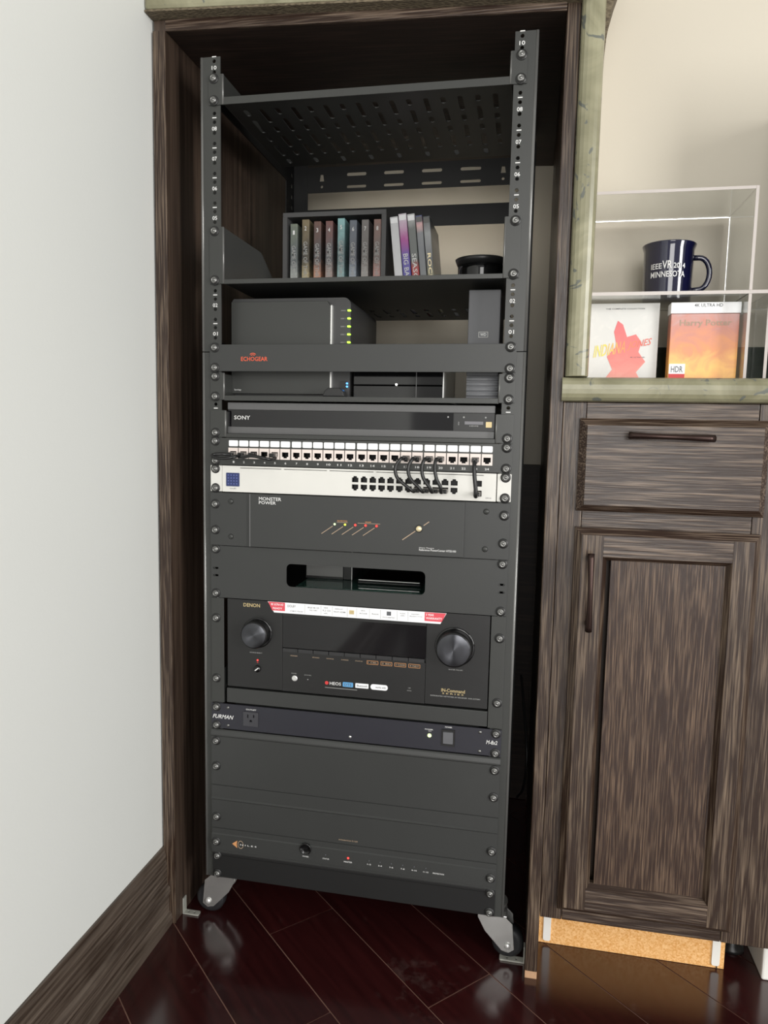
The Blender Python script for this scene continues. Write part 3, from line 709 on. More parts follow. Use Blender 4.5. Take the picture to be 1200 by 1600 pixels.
ordn = ['numbered 1, leftmost', 'numbered 2, gold-toned', 'numbered 3, orange toward the foot', 'numbered 4, red-toned', 'numbered 5, teal-topped', 'numbered 6, blue-grey', 'numbered 7, plain grey', 'numbered 8, rightmost, reddish']
for i, (a, b_, c) in enumerate(cols):
    xc = -.1838+.02285*i; zt = 1.2545+(.004 if i in (1, 4) else 0)-(.003 if i == 0 else 0)
    m = cover('season_cover_%d' % (i+1), [(0, a), (.3, c), (.55, b_), (1, a if i != 4 else '86b0b0')], 'z', 0, .158, .55, 70, .35)
    r = root('media_case', 'slim media case %s in the grey slipcase' % ordn[i], 'media case', (xc, .31, slz0+.0032), 'numbered cases in the slipcase')
    part(MB().box(xc-.0068, xc+.0068, sy0+.004, sy1-.006, slz0+.0032, zt), 'case', m, r, bevel=.0009)
    words([(str(i+1), xc-.0018, xc+.0020, zt-.020, zt-.0125)], 'number', ink_white, r, sy0+.0036)
    mb = MB(); lettering(mb, 'GAME OF THRONES', xc-.0038, xc+.0038, zt-.125, zt-.040, sy0+.0036, rot=90); part_flat(mb, 'spine_lettering', ink_grey, r)
# ---- five cases leaning on the slipcase
lean = [('white media case leaning against the grey slipcase', .0150, [(0, 'e8e8ea'), (.5, 'd5d6d8'), (1, 'c9cacc')], None, .162),
        ('media case with a pink and blue spine leaning beside the white case', .0148, [(0, 'aaa8b8'), (.25, '5558a8'), (.55, '6a5aa8'), (.72, 'b0559a'), (1, 'd8d2da')], 'BIG BANG', .167),
        ('grey media case with a red lower spine, middle of the leaning row', .0140, [(0, 'a83c3c'), (.42, 'b04848'), (.50, '6a6e6c'), (.85, '737775'), (1, 'cfd0d0')], 'SEASON', .166),
        ('thin silver media case with a blue top in the leaning row', .0120, [(0, '86888a'), (.6, '7c7f83'), (.8, '8a8c90'), (.9, 'd8b0b0'), (1, '35507c')], None, .163),
        ('grey media case with yellowish lettering, last of the leaning row', .0125, [(0, '9a9366'), (.3, '8a886c'), (.5, '65676a'), (.8, 'a0a2a4'), (1, '55585a')], 'ROCKY', .161)]
xb_ = .0150; th = math.radians(-6.2)
for i, (lb, wd, stops, word, hh) in enumerate(lean):
    m = cover('leaning_cover_%d' % i, stops, 'z', 0, hh, .10, 60, .3)
    Mx = Matrix.Translation((xb_, .25, 1.0976)) @ Matrix.Rotation(th, 4, 'Y')
    r = root('media_case', lb, 'media case', (xb_+wd/2, .31, 1.0976), 'media cases leaning on the middle shelf')
    part(MB().box(0, wd, 0, .130, .0004, hh, Mx), 'case', m, r, bevel=.001)
    part(MB().box(.001, wd-.001, -.0006, .0006, hh-.012, hh-.003, Mx), 'spine_cap', label_white if i < 3 else grey_card, r)
    if word:
        mb = MB(); lettering(mb, word, .003, wd-.003, .035, .095, 0, rot=90, fn=lambda p, Mx=Mx: tuple(Mx @ Vector((p[0], -.0006, p[1])))); part_flat(mb, 'spine_lettering', ink_white if i != 4 else amber, r)
    xb_ += wd/math.cos(th)+.0012
# ---- round black dish
rd = root('round_dish', 'glossy round black dish with a flared matt rim on the middle shelf', 'dish', (.1730, .175, 1.0976))
part(MB().lathe([(0, 1.0978), (.0370, 1.0978), (.0385, 1.102), (.0395, 1.140), (.0400, 1.1485)], (.1730, .175, 0), 'z', 48), 'bowl', gloss_black, rd)
part(MB().lathe([(.0400, 1.1487), (.0425, 1.155), (.0445, 1.160), (.0430, 1.1602), (.036, 1.152), (0, 1.150)], (.1730, .175, 0), 'z', 48), 'rim', satin_black, rd)

# ---- network storage box
ns = root('network_storage_box', 'dark grey network storage box with a column of green lights', 'storage box', (-.12, .13, .9166))
nx0, nx1, nz0, nz1, ny = -.2215, -.0215, .9225, 1.0785, .040
mb = MB().prism([(nx0, nz0), (nx1, nz0)]+[(nx1-.012+.012*math.cos(a), nz1-.012+.012*math.sin(a)) for a in [PI/2*k/6 for k in range(7)]]+[(nx0+.003, nz1), (nx0, nz1-.003)], 'y', ny+.002, ny+.20)
part(mb, 'housing', mat('dark_grey_plastic', '3a3a3a', .4, var=.05), ns)
for x in (nx0+.02, nx1-.02):
    for y in (ny+.03, ny+.17): part(MB().cyl((x, y), .007, 'z', .9166, nz0, 14), 'rubber_foot', rubber, ns)
fd = part(MB().prism([(nx0+.0015, nz0+.003), (nx1-.031, nz0+.003), (nx1-.031, nz1-.014), (nx1-.037, nz1-.006), (nx0+.0015, nz1-.006)], 'y', ny-.006, ny+.0015), 'front_door', powder_hi, ns, bevel=.0006)
part(MB().box(nx1-.0308, nx1-.0284, ny-.0062, ny+.0015, nz0+.003, nz1-.013), 'chrome_edge', chrome, ns, label='bright chrome strip along the door edge')
words([('Synology', nx0+.0065, nx0+.0185, nz0+.0075, nz0+.0105)], 'lettering', ink_white, fd, ny-.0063)
for i, t in enumerate(('STATUS', 'DISK 1', 'DISK 2', 'DISK 3', 'DISK 4')):
    z = 1.0580-.0124*i
    part(MB().prism(rrect(nx1-.0050, nx1+.0002, z-.0014, z+.0014, .0011, 3), 'y', ny-.0002, ny+.004), 'status_light', led_green, ns)
    words([(t, nx1-.0160, nx1-.0082, z-.0009, z+.0010)], 'light_label', ink_grey, ns, ny+.0016)
pb = part(MB().prism(rrect(nx1-.0155, nx1-.0045, .9355, .9475, .0015), 'y', ny-.0004, ny+.002), 'power_button', satin_black, ns)
part(MB().cyl((nx1-.0040, .9435), .0014, 'y', ny-.0010, ny+.001, 10).cyl((nx1-.0040, .9385), .0014, 'y', ny-.0010, ny+.001, 10), 'power_light', led_blue, ns)
us = root('usb_dongle', 'small rounded black dongle plugged into the front of the storage box', 'dongle', (-.0400, .020, .9206))
part(MB().prism([(-.0570, .9207), (-.0210, .9207), (-.0230, .9290), (-.0290, .9345), (-.0480, .9345), (-.0540, .9290)], 'y', .006, .026), 'shell', satin_black, us, bevel=.0015)
part(MB().box(-.0440, -.0340, .0262, .0340, .9228, .9278), 'plug', chrome, us)

# ---- gloss black box, drive
gb = root('media_player_box', 'low gloss black two-tier media box with one white light beside the storage box', 'media box', (.055, .14, .9166))
part(MB().box(-.0165, .1280, .046, .24, .9168, .9410), 'lower_case', gloss_black, gb, bevel=.001)
part(MB().box(-.0165, .1280, .046, .24, .9418, .9780), 'upper_case', gloss_black, gb, bevel=.001)
part(MB().box(.0855, .0865, .0452, .0475, .9190, .9770), 'seam_strip', grey_strip, gb)
part(MB().box(.1282, .1300, .0450, .20, .9170, .9780), 'end_cap', chrome, gb, label='thin bright end strip')
part(MB().cyl((.0540, .9428), .0016, 'y', .0445, .0462, 12), 'light', led_white, gb)
hd = root('external_drive', 'upright dark grey external hard drive with a small square logo', 'hard drive', (.19, .12, .9166))
part(MB().prism(rrect(.1652, .2140, .9560, 1.0865, .0015), 'y', .040, .175), 'case', mat('slate_grey_plastic', '4a4b4e', .4, var=.04), hd, bevel=.001)
mb = MB().box(.1652, .2140, .0445, .175, .9168, .9558)
part(mb, 'grille_core', grey_rib, hd)
for i in range(5): part(MB().cyl((.0448, .9205+.0078*i), .0036, 'x', .1654, .2138, 12), 'grille_rib', grey_rib, hd)
lg = part(MB().prism(rrect(.1815, .1965, 1.0145, 1.0235, .0008), 'y', .0394, .0402), 'logo_plate', ink_grey, hd)
part(MB().prism(rrect(.1828, .1952, 1.0157, 1.0223, .0006), 'y', .0390, .0395), 'logo_field', ink_dark, lg)
words([('WD', .1845, .1935, 1.0168, 1.0212)], 'lettering', ink_white, lg, .0388)

# ---- disc player
dp = root('disc_player', 'slim black disc player with grey strips above the patch panel', 'disc player', (0, .12, .8566))
part(MB().box(-.2160, .2130, .012, .25, .8590, .9100), 'case', satin_black, dp, bevel=.001)
part(MB().box(-.2160, .2130, .0085, .0118, .8985, .9100), 'upper_strip', grey_strip, dp, bevel=.0008)
part(MB().box(-.2160, .2130, .0085, .0118, .8600, .8712), 'lower_strip', grey_strip, dp, bevel=.0008)
part(MB().box(-.2155, .1502, .0100, .0118, .8716, .8981), 'front_glass', gloss_disp, dp)
part(MB().box(.1512, .2125, .0100, .0118, .8716, .8981), 'control_panel', satin_black, dp)
for x in (-.18, .18): part(MB().cyl((x, .05), .012, 'z', .8562, .8590, 16), 'foot', rubber, dp)
words([('SONY', -.2053, -.1779, .8828, .8890)], 'lettering', ink_white, dp, .0097)
words([('BD', .1576, .1592, .8800, .8850), ('4K ULTRA HD', .1685, .1945, .8820, .8850), ('HDMI', .175, .188, .8780, .8800)], 'badge_lettering', ink_grey, dp, .0097)
part(MB().box(.1675, .1955, .0094, .0099, .8812, .8858), 'badge_plate', ink_dim, dp)
part(MB().prism(rrect(.1995, .2085, .8770, .8855, .0008), 'y', .0094, .0099), 'gold_badge', ink_gold, dp)
for x in (.1420, .1660, .1990): part(MB().cyl((x, .8920), .0013, 'y', .0094, .0101, 10), 'control_dot', ink_grey, dp)

# ---- patch panel
pp_ = root('network_patch_bay', 'black 24-port patch panel with white labels and ivory jacks', 'patch panel', (0, .01, .8095))
KX = [-.2012+.1059*g+.0175*i for g in range(4) for i in range(6)]
holes = [rect(x-.0060, x+.0060, .8215, .8320) for x in KX]
part(MB().holed(rect(-.2412, .2412, .8098, .8528), holes, 'y', -.0025, -.0005), 'face_plate', powder_hi, pp_)
screws(pp_, [(-HX, .8475), (-HX, .8160), (HX, .8475), (HX, .8160)], -.0025)
jm = shared(MB().holed(rect(-.0080, .0080, -.0085, .0085), [[(-.0055, -.0040), (-.0030, -.0040), (-.0030, -.0062), (.0030, -.0062), (.0030, -.0040), (.0055, -.0040), (.0055, .0032), (-.0055, .0032)]], 'y', -.0022, 0), 'keystone_jack', key_white)
dm = shared(MB().add([(-.0058, 0, -.0062), (.0058, 0, -.0062), (.0058, 0, .0034), (-.0058, 0, .0034), (-.0058, .014, -.0062), (.0058, .014, -.0062), (.0058, .014, .0034), (-.0058, .014, .0034)], [(4, 5, 6, 7), (0, 1, 5, 4), (1, 2, 6, 5), (2, 3, 7, 6), (3, 0, 4, 7)]), 'socket', dark_in)
lm = shared(MB().prism(rrect(-.0077, .0077, -.0047, .0047, .0014, 3), 'y', -.0008, 0), 'port_label', label_white)
nm_ = MB()
for i, x in enumerate(KX):
    j = inst(jm, 'keystone_jack', pp_, (x, -.0026, .8288)); s_ = bpy.data.objects.new('socket', dm); COL.objects.link(s_); s_.parent = j
    inst(lm, 'port_label', pp_, (x, -.0026, .8445))
    t = str(i+1); w = .0014 if len(t) == 1 else .0032
    lettering(nm_, t, x-w, x+w, .8130, .8162, -.0028)
part_flat(nm_, 'port_numbers', ink_white, pp_)

# ---- network switch
sw = root('network_switch', 'silver-white 24-port network switch with a small navy screen', 'network switch', (0, .1, .7652))
PX = [.0007+.01408*j for j in range(12)]
def port_loop(x, z, s): return [(x+dx, z+s*dz) for dx, dz in ((-.0053, -.0048), (.0053, -.0048), (.0053, .0022), (.0030, .0026), (.0024, .0048), (-.0024, .0048), (-.0030, .0026), (-.0053, .0022))]
ports = [(x, z, s) for x in PX for z, s in ((.7932, 1), (.7802, -1))]
hl = [port_loop(*p) for p in ports]+[rect(.1852, .1975, .7730, .7820), rect(.1852, .1975, .7880, .7970)]
hl += [rrect(-.190, -.120, .80465, .8056, .0004, 2), rrect(-.116, -.045, .80465, .8056, .0004, 2), rrect(-.041, .030, .80465, .8056, .0004, 2), rrect(.034, .105, .80465, .8056, .0004, 2), rrect(.109, .200, .80465, .8056, .0004, 2)]
part(MB().holed(rect(-.2195, .2190, .7662, .8083), hl, 'y', -.0040, -.0010), 'front_plate', sw_white, sw)
part(MB().add([(-.2195, -.001, .7662), (.2190, -.001, .7662), (.2190, -.001, .8083), (-.2195, -.001, .8083), (-.2195, .28, .7662), (.2190, .28, .7662), (.2190, .28, .8083), (-.2195, .28, .8083)], [(4, 5, 6, 7), (0, 1, 5, 4), (1, 2, 6, 5), (2, 3, 7, 6), (3, 0, 4, 7)]), 'casing', sw_white, sw)
pm = shared(MB().add([(-.0054, 0, -.0050), (.0054, 0, -.0050), (.0054, 0, .0050), (-.0054, 0, .0050), (-.0054, .012, -.0050), (.0054, .012, -.0050), (.0054, .012, .0050), (-.0054, .012, .0050)], [(4, 5, 6, 7), (0, 1, 5, 4), (1, 2, 6, 5), (2, 3, 7, 6), (3, 0, 4, 7)]), 'port', mat('port_black_interior', '1c1c1c', .5))
for x, z, s in ports: inst(pm, 'port', sw, (x, -.0009, z))
for z in (.7775, .7925):
    inst(pm, 'port', sw, (.19135, -.0009, z)).scale = (1.18, 1, 1)
for s in (-1, 1):
    e = part(MB().box(min(s*.2202, s*.2412), max(s*.2202, s*.2412), -.0026, -.0006, .7662, .8083), 'mounting_ear', sw_white, sw, bevel=.0008)
    screws(e, [(s*HX, .8030), (s*HX, .7715)], -.0026)
scr_ = part(MB().prism(rrect(-.2134, -.1906, .7752, .7970, .0012), 'y', -.0046, -.0039), 'status_screen', blue_sq, sw, label='small square navy blue screen')
mb = MB()
for q in range(4):
    for w in range(4): mb.box(-.2105+q*.0048, -.2085+q*.0048, -.0049, -.0046, .7785+w*.0046, .7803+w*.0046)
part_flat(mb, 'screen_dots', mat('dim_blue_pixels', '5a66a0', .4), scr_)
words([('UniFi', -.2070, -.1965, .7705, .7728), ('USW-24', .2035, .2120, .7700, .7722)], 'lettering', ink_dim, sw, -.0042)
# ---- cables
def bez(pts, n=10):
    out = []; P = [Vector(p) for p in pts]; P = [P[0]*2-P[1]]+P+[P[-1]*2-P[-2]]
    for i in range(1, len(P)-2):
        for k in range(n):
            t = k/n; a, b, c, d = P[i-1], P[i], P[i+1], P[i+2]
            out.append(.5*((2*b)+(c-a)*t+(2*a-5*b+4*c-d)*t*t+(3*b-a-3*c+d)*t**3))
    out.append(P[-2]); return out
def cable(pts, label, ends, r=.0027, group='black patch cables'):
    rt_ = root('patch_cable', label, 'cable', tuple(pts[0]), group)
    part(MB().tube(bez(pts), r, 10), 'cable_jacket', cable_m, rt_)
    for (x, z, m) in ends:
        part(MB().box(x-.0050, x+.0050, -.0120, .0060, z-.0036, z+.0030), 'plug', m, rt_, bevel=.0006)
        part(MB().box(x-.0044, x+.0044, -.0200, -.0122, z-.0034, z+.0026), 'plug_boot', cable_m, rt_, bevel=.001)
for q, (n, j, lb) in enumerate(((17, 7, 'black cable from patch port 17 down to the switch, leftmost of the four loops'), (18, 8, 'second black loop from the left, hanging from patch port 18 to the switch'), (19, 9, 'third black loop from the left, hanging from patch port 19 to the switch'), (20, 10, 'black cable from patch port 20 down to the switch, rightmost of the four loops'))):
    xa_, xc_ = KX[n-1], PX[j]
    bow = -.008+.002*q
    cable([(xa_, -.018, .8290), (xa_-.004, -.029, .8275), (xa_+bow-.003, -.033, .815), (xa_+bow, -.034, .8000), (xc_-.012+.003*q, -.033, .7870), (xc_-.003, -.028, .7795), (xc_, -.018, .7800)], lb, [(xa_, .8282, plug_m), (xc_, .7802, plug_m)])
cable([(KX[22], -.018, .8280), (KX[22]+.0005, -.029, .8230), (KX[22]+.0015, -.033, .806), (.1905, -.034, .7860), (.1905, -.031, .7760), (.1905, -.016, .7745)], 'single black cable dropping from patch port 23 at the right end of the switch', [(KX[22], .8282, plug_m), (.1912, .7775, plug_m)], r=.0031)
cable([(KX[0], -.018, .8265), (KX[0]-.010, -.027, .8275), (-.2235, -.031, .8262), (-.2210, -.034, .8225), (-.205, -.034, .8205), (KX[1]-.006, -.030, .8235), (KX[1], -.018, .8265)], 'black cable looping sideways between patch ports 1 and 2', [(KX[0], .8275, plug_m), (KX[1], .8275, plug_m)])
cable([(KX[2]-.018, -.020, .8228), (KX[2]-.008, -.030, .8235), (KX[2]+.006, -.033, .8262), (KX[3]+.002, -.033, .8245), (KX[3]+.012, -.031, .8225), (KX[4]+.002, -.024, .8205), (KX[4]+.004, -.012, .8230)], 'black cable lying across patch ports 3 to 5', [(KX[2], .8275, cable_m), (KX[4], .8275, plug_m)])

# ---- power conditioner, two units high
pc = root('power_conditioner', 'black power conditioner with slanted lines and small yellow and red lights', 'power conditioner', (0, .1, .679))
part(MB().box(-.2412, .2412, -.0024, -.0006, .6775, .7645), 'rear_plate', panel_m, pc)
for s, xe in ((-1, -.1725), (1, .1735)):
    e = part(MB().box(min(s*.2412, xe-s*.0010), max(s*.2412, xe-s*.0010)+.0, -.0040, -.0025, .6780, .7640), 'mounting_ear', panel_m, pc, bevel=.0004)
    screws(e, [(s*HX, .7455), (s*HX, .7030)], -.004)
    for z in (.7505, .6930): part(MB().lathe([(0, -.0058), (.0035, -.0055), (.0045, -.0041)], (s*.2055, 0, z), 'y', 14), 'rivet', powder_hi, e)
part(MB().box(-.1722, .1732, -.0080, -.0025, .6785, .7642), 'front_plate', panel_m, pc, bevel=.0008)
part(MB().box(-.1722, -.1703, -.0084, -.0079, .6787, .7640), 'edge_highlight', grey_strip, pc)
part(MB().box(-.21, .21, .004, .30, .6800, .7620), 'casing', powder, pc)
words([('MONSTER', -.1560, -.1185, .7545, .7600), ('POWER', -.1560, -.1275, .7485, .7535)], 'lettering', ink_white, pc, -.0083)
words([('Home Theatre', .1050, .128, .6902, .6918), ('Reference PowerCenter HTS5100', .1050, .1620, .6862, .6894)], 'model_lettering', ink_white, pc, -.0083)
words([('PROTECTION', -.026, -.010, .7262, .7280), ('GROUND', .0190, .0285, .7262, .7280)], 'light_labels', ink_copper, pc, -.0083)
mb = MB()
def line(mb, a, b, w, y):
    d = Vector((b[0]-a[0], 0, b[1]-a[1])).normalized(); n = Vector((-d.z, 0, d.x))*w/2; A = Vector((a[0], y, a[1])); B = Vector((b[0], y, b[1]))
    mb.add([A+n, A-n, B-n, B+n], [(0, 1, 2, 3)])
LX = [-.0302, -.0134, .0032, .0197, .0372]
for x in LX: line(mb, (x-.0215, .7055), (x-.003, .7185), .0011, -.0083)
line(mb, (.0784, .7018), (.0985, .7165), .0014, -.0083); line(mb, (.1110, .7255), (.1195, .7318), .0014, -.0083)
line(mb, (-.0270, .7248), (-.0090, .7248), .0007, -.0083); line(mb, (.0070, .7248), (.0430, .7248), .0007, -.0083)
part_flat(mb, 'printed_lines', ink_tan, pc)
for x, m in zip(LX, (led_pale, led_yel, led_red, led_red, led_red)): part(MB().lathe([(0, -.0098), (.0013, -.0096), (.0019, -.0081)], (x, 0, .7215), 'y', 12), 'indicator_light', m, pc)
pbn = part(MB().lathe([(0, -.0125), (.0038, -.0124), (.0044, -.0115), (.0046, -.0081)], (.1041, 0, .7205), 'y', 20), 'power_button', amber, pc)
part(MB().lathe([(.0048, -.0088), (.0058, -.0088), (.0060, -.0081)], (.1041, 0, .7205), 'y', 20), 'button_ring', satin_black, pbn)

# ---- shelf with a slotted front, glass plate and boxes inside
sp_ = root('slotted_panel_shelf', 'black two-unit rack shelf front with a long rounded slot', 'shelf', (0, .1, .590))
part(MB().holed(rect(-.2412, .2412, .5905, .6768), [rrect(-.1112, .1150, .6155, .6530, .008)]+[rrect(s*HX-.005, s*HX+.005, z, z+.0034, .0015, 2) for s in (-1, 1) for z in (.6375, .6255)], 'y', -.0026, -.0006), 'face_plate', panel_m, sp_)
screws(sp_, [(-HX, .6712), (-HX, .5975), (HX, .6712), (HX, .5975)], -.0026)
part(MB().box(-.2180, .2180, -.0005, .30, .5925, .5945), 'shelf_plate', powder, sp_)
for s in (-1, 1): part(MB().box(min(s*.2180, s*.2165), max(s*.2180, s*.2165), 0, .30, .5946, .672), 'side_wall', powder, sp_)
gl = single(MB().box(-.104, .1120, .022, .24, .6050, .6115), 'glass_plate', glass_green, 'green-edged glass plate lying inside the slotted shelf', 'glass plate', bevel=.0008)
for x in (-.09, .098): single(MB().box(x-.008, x+.008, .05, .22, .5947, .6048), 'rubber_rest', rubber, 'black rubber rest under the %s end of the glass plate' % ('left' if x < 0 else 'right'), 'rest', 'rests under the glass plate')
gx = root('grey_box', 'plain grey box standing on the glass plate behind the slot', 'box', (-.075, .13, .6117))
part(MB().box(-.1080, -.0420, .095, .19, .6117, .664), 'box_body', grey_card, gx, bevel=.001); part(MB().box(-.1080, -.0420, .0938, .0948, .6120, .616), 'box_seam', satin_black, gx)
dx_ = root('dark_box', 'narrow dark box beside the grey box behind the slot', 'box', (-.033, .13, .6117))
part(MB().box(-.0415, -.0255, .095, .19, .6117, .664), 'box_body', satin_black, dx_, bevel=.001); part(MB().box(-.0262, -.0252, .0935, .0952, .6120, .664), 'bright_edge', chrome, dx_)
fp = root('flat_device', 'thin black device with a bright edge lying on the glass plate', 'device', (.045, .11, .6117))
part(MB().box(-.010, .098, .070, .17, .6117, .6175), 'device_body', gloss_black, fp, bevel=.0015); part(MB().box(-.008, .096, .0690, .0705, .6182, .6195), 'bright_edge', chrome, fp)

# ---- receiver
av = root('receiver', 'black audio-video receiver with two round knobs and a long white sticker', 'receiver', (0, .15, .4405))
fy = -.001
part(MB().box(-.2135, .2175, .006, .33, .4430, .5885), 'casing', satin_black, av)
part(MB().box(-.2135, -.1180, fy, .006, .4400, .5890), 'left_face', satin_black, av, bevel=.0008)
part(MB().box(.1190, .2175, fy, .006, .4400, .5890), 'right_face', satin_black, av, bevel=.0008)
part(MB().box(-.1176, .1186, fy, .006, .5660, .5890), 'upper_face', satin_black, av)
part(MB().box(-.1176, .1186, fy+.0012, .006, .5135, .5656), 'display_window', gloss_disp, av, label='dark glossy display window')
bt = shared(MB().box(-.0125, .0125, -.0008, .004, -.0028, .0028), 'button', mat('dark_button', '2e2e2f', .4))
for q in range(9): inst(bt, 'button', av, (-.1045+.02612*q, fy, .5096))
part(MB().box(-.1176, .1186, fy+.0004, .006, .4400, .5064), 'lower_face', satin_black, av)
for x in (-.18, .18): part(MB().cyl((x, .06), .02, 'z', .4372, .4430, 20), 'foot', rubber, av)
def knob(x, z, r, out, nm):
    part(MB().lathe([(r*1.14, fy-.0002), (r*1.14, fy-.0012), (r*1.05, fy-.0016)], (x, 0, z), 'y', 48), 'knob_well', gloss_black, av)
    k = part(MB().lathe([(r, fy-.0016), (r, fy-out+.0015), (r*.94, fy-out)], (x, 0, z), 'y', 56), nm, knob_side, av)
    part(MB().lathe([(r*.94, fy-out), (r*.90, fy-out-.0006), (r*.5, fy-out-.0006), (.0005, fy-out-.0006)], (x, 0, z), 'y', 56), 'knob_face', knob_face, k)
knob(-.1610, .5348, .0222, .018, 'selector_knob'); knob(.1640, .5362, .0275, .020, 'volume_knob')
words([('DENON', -.1850, -.1565, .5775, .5835)], 'lettering', ink_gold, av, fy-.0004)
words([('SOURCE SELECT', -.1740, -.1525, .5000, .5018), ('MASTER VOLUME', .1555, .1775, .4985, .5003), ('PHONES', -.1020, -.0930, .4705, .4720), ('SETUP MIC', -.0800, -.0680, .4695, .4710), ('USB', .0920, .0960, .4630, .4645), ('5V/1A', .0905, .0975, .4585, .4602)], 'control_labels', ink_grey, av, fy-.0002)
words([(t, x-.006, x+.006, .5000, .5016) for t, x in (('SPEAKERS', -.0980), ('ZONE2', -.0610), ('SOURCE', -.0370), ('DIMMER', -.0120), ('STATUS', .0110))], 'button_labels', ink_tan, av, fy-.0001)
words([(t, x-.0075, x+.0075, .4988, .5012) for t, x in (('1 CBL', .0335), ('2 BD', .0560), ('3 GAME', .0785), ('4 NET', .1010))], 'quick_labels', ink_tan, av, fy-.0001)
mb = MB()
for x in (.0335, .0560, .0785, .1010):
    for a, b_ in (((x-.009, .4972), (x+.009, .4972)), ((x-.009, .5028), (x+.009, .5028)), ((x-.009, .4972), (x-.009, .5028)), ((x+.009, .4972), (x+.009, .5028))): line(mb, a, b_, .0006, fy-.0001)
part_flat(mb, 'label_frames', ink_copper, av)
words([('IN-Command', .1450, .1820, .4625, .4680), ('S E R I E S', .1465, .1800, .4588, .4612)], 'series_lettering', ink_gold, av, fy-.0004)
words([('INTEGRATED NETWORK AV RECEIVER  AVR-X3700H', .1280, .2060, .4540, .4560)], 'model_lettering', ink_grey, av, fy-.0004)
part(MB().lathe([(.0030, fy-.0008), (.0046, fy-.0010), (.0050, fy+.0003)], (-.0965, 0, .4630), 'y', 20), 'phone_socket', chrome, av)
part(MB().cyl((-.0965, .4630), .0028, 'y', fy-.0006, fy+.001, 16), 'phone_socket_hole', dark_in, av)
part(MB().cyl((-.0740, .4630), .0008, 'y', fy-.0008, fy+.001, 8), 'microphone_socket', ink_grey, av)
pw = part(MB().lathe([(0, fy-.0040), (.0052, fy-.0038), (.0060, fy-.0003)], (-.1605, 0, .4740), 'y', 24), 'power_button', gloss_black, av)
mb = MB(); line(mb, (-.1640, .4715), (-.1575, .4765), .0016, fy-.0042); part_flat(mb, 'pointer', ink_white, pw)
part(MB().cyl((-.1605, .4885), .0014, 'y', fy-.0008, fy+.001, 10), 'standby_light', led_red, av)
words([('o', -.1618, -.1592, .4835, .4855)], 'power_symbol', ink_red, av, fy-.0003)
bz0 = .4565
part(MB().prism(rrect(-.0150, .0020, bz0, bz0+.0075, .0012), 'y', fy-.0006, fy+.0003), 'badge', ink_blue, av)
part(MB().prism(rrect(.0060, .0275, bz0, bz0+.0075, .0008), 'y', fy-.0006, fy+.0003), 'badge', label_white, av)
part(MB().prism(rrect(.0310, .0590, bz0-.0006, bz0+.0082, .0040), 'y', fy-.0006, fy+.0003), 'badge', label_white, av)
words([('HEOS', -.0370, -.0180, bz0+.001, bz0+.0062)], 'badge_lettering', ink_white, av, fy-.0002)
part(MB().cyl((-.0420, bz0+.0038), .0030, 'y', fy-.0006, fy+.0003, 12), 'badge_dot', ink_red, av)
words([('DTS', -.0125, -.0005, bz0+.0016, bz0+.0058), ('Bluetooth', .0085, .0255, bz0+.0020, bz0+.0056), ('works with', .0390, .0560, bz0+.0022, bz0+.0056)], 'badge_lettering', ink_dark, av, fy-.0008)
mb = MB(); line(mb, (-.0450, .4525), (.0090, .4525), .0008, fy-.0002); part_flat(mb, 'badge_line', ink_grey, av)
# sticker
sy_ = fy-.0008
st_ = part(MB().prism([(-.1430, .5888), (.1498, .5888), (.1405, .5712), (-.1320, .5712)], 'y', sy_, fy-.0003), 'sticker', label_white, av, label='long white printed sticker with red ends')
part_flat(MB().add([(-.1422, sy_-.0002, .5885), (-.1134, sy_-.0002, .5885), (-.1134, sy_-.0002, .5745), (-.1352, sy_-.0002, .5745)], [(0, 3, 2, 1)]), 'red_end', ink_pink, st_)
part_flat(MB().add([(.1155, sy_-.0002, .5885), (.1490, sy_-.0002, .5885), (.1425, sy_-.0002, .5745), (.1155, sy_-.0002, .5745)], [(0, 3, 2, 1)]), 'red_end', ink_pink, st_)
words([('8K ULTRA HD', -.1370, -.1160, .5830, .5865), ('READY', -.1340, -.1180, .5770, .5800), ('3 YEAR', .1175, .1300, .5830, .5865), ('WARRANTY', .1175, .1430, .5775, .5810)], 'red_end_lettering', label_white, st_, sy_-.0004)
words([('DOLBY', -.1090, -.0950, .5815, .5855), ('ATMOS VISION', -.1050, -.0830, .5745, .5765), ('8K60 4K120', -.0750, -.0560, .5820, .5845), ('PASS THRU', -.0720, -.0590, .5780, .5800), ('HDR', -.0480, -.0410, .5835, .5855), ('9.2 CH', -.0500, -.0370, .5785, .5815), ('eARC', -.0480, -.0410, .5745, .5765), ('AIRPLAY', -.0300, -.0160, .5830, .5850), ('WI-FI HDMI', -.0320, -.0120, .5780, .5805), ('HEOS', .0130, .0200, .5830, .5850), ('MULTI ROOM', .0110, .0230, .5785, .5805), ('Bluetooth', .0310, .0420, .5790, .5810), ('VOICE ASSISTANT', .0480, .0690, .5750, .5768), ('ALEXA', .0760, .0850, .5830, .5848), ('SIRI', .0770, .0840, .5795, .5812), ('AUDYSSEY', .0940, .1080, .5830, .5848), ('MultEQ XT32', .0920, .1120, .5795, .5812)], 'sticker_lettering', ink_dim, st_, sy_-.0002)
part_flat(MB().add([(-.0060, sy_-.0002, .5770), (.0020, sy_-.0002, .5770), (.0020, sy_-.0002, .5835), (-.0060, sy_-.0002, .5835)], [(0, 1, 2, 3)]), 'gold_badge', ink_gold, st_)
part_flat(MB().add([(.0550, sy_-.0002, .5790), (.0620, sy_-.0002, .5790), (.0620, sy_-.0002, .5855), (.0550, sy_-.0002, .5855)], [(0, 1, 2, 3)]), 'dark_badge', ink_dark, st_)
mb = MB()
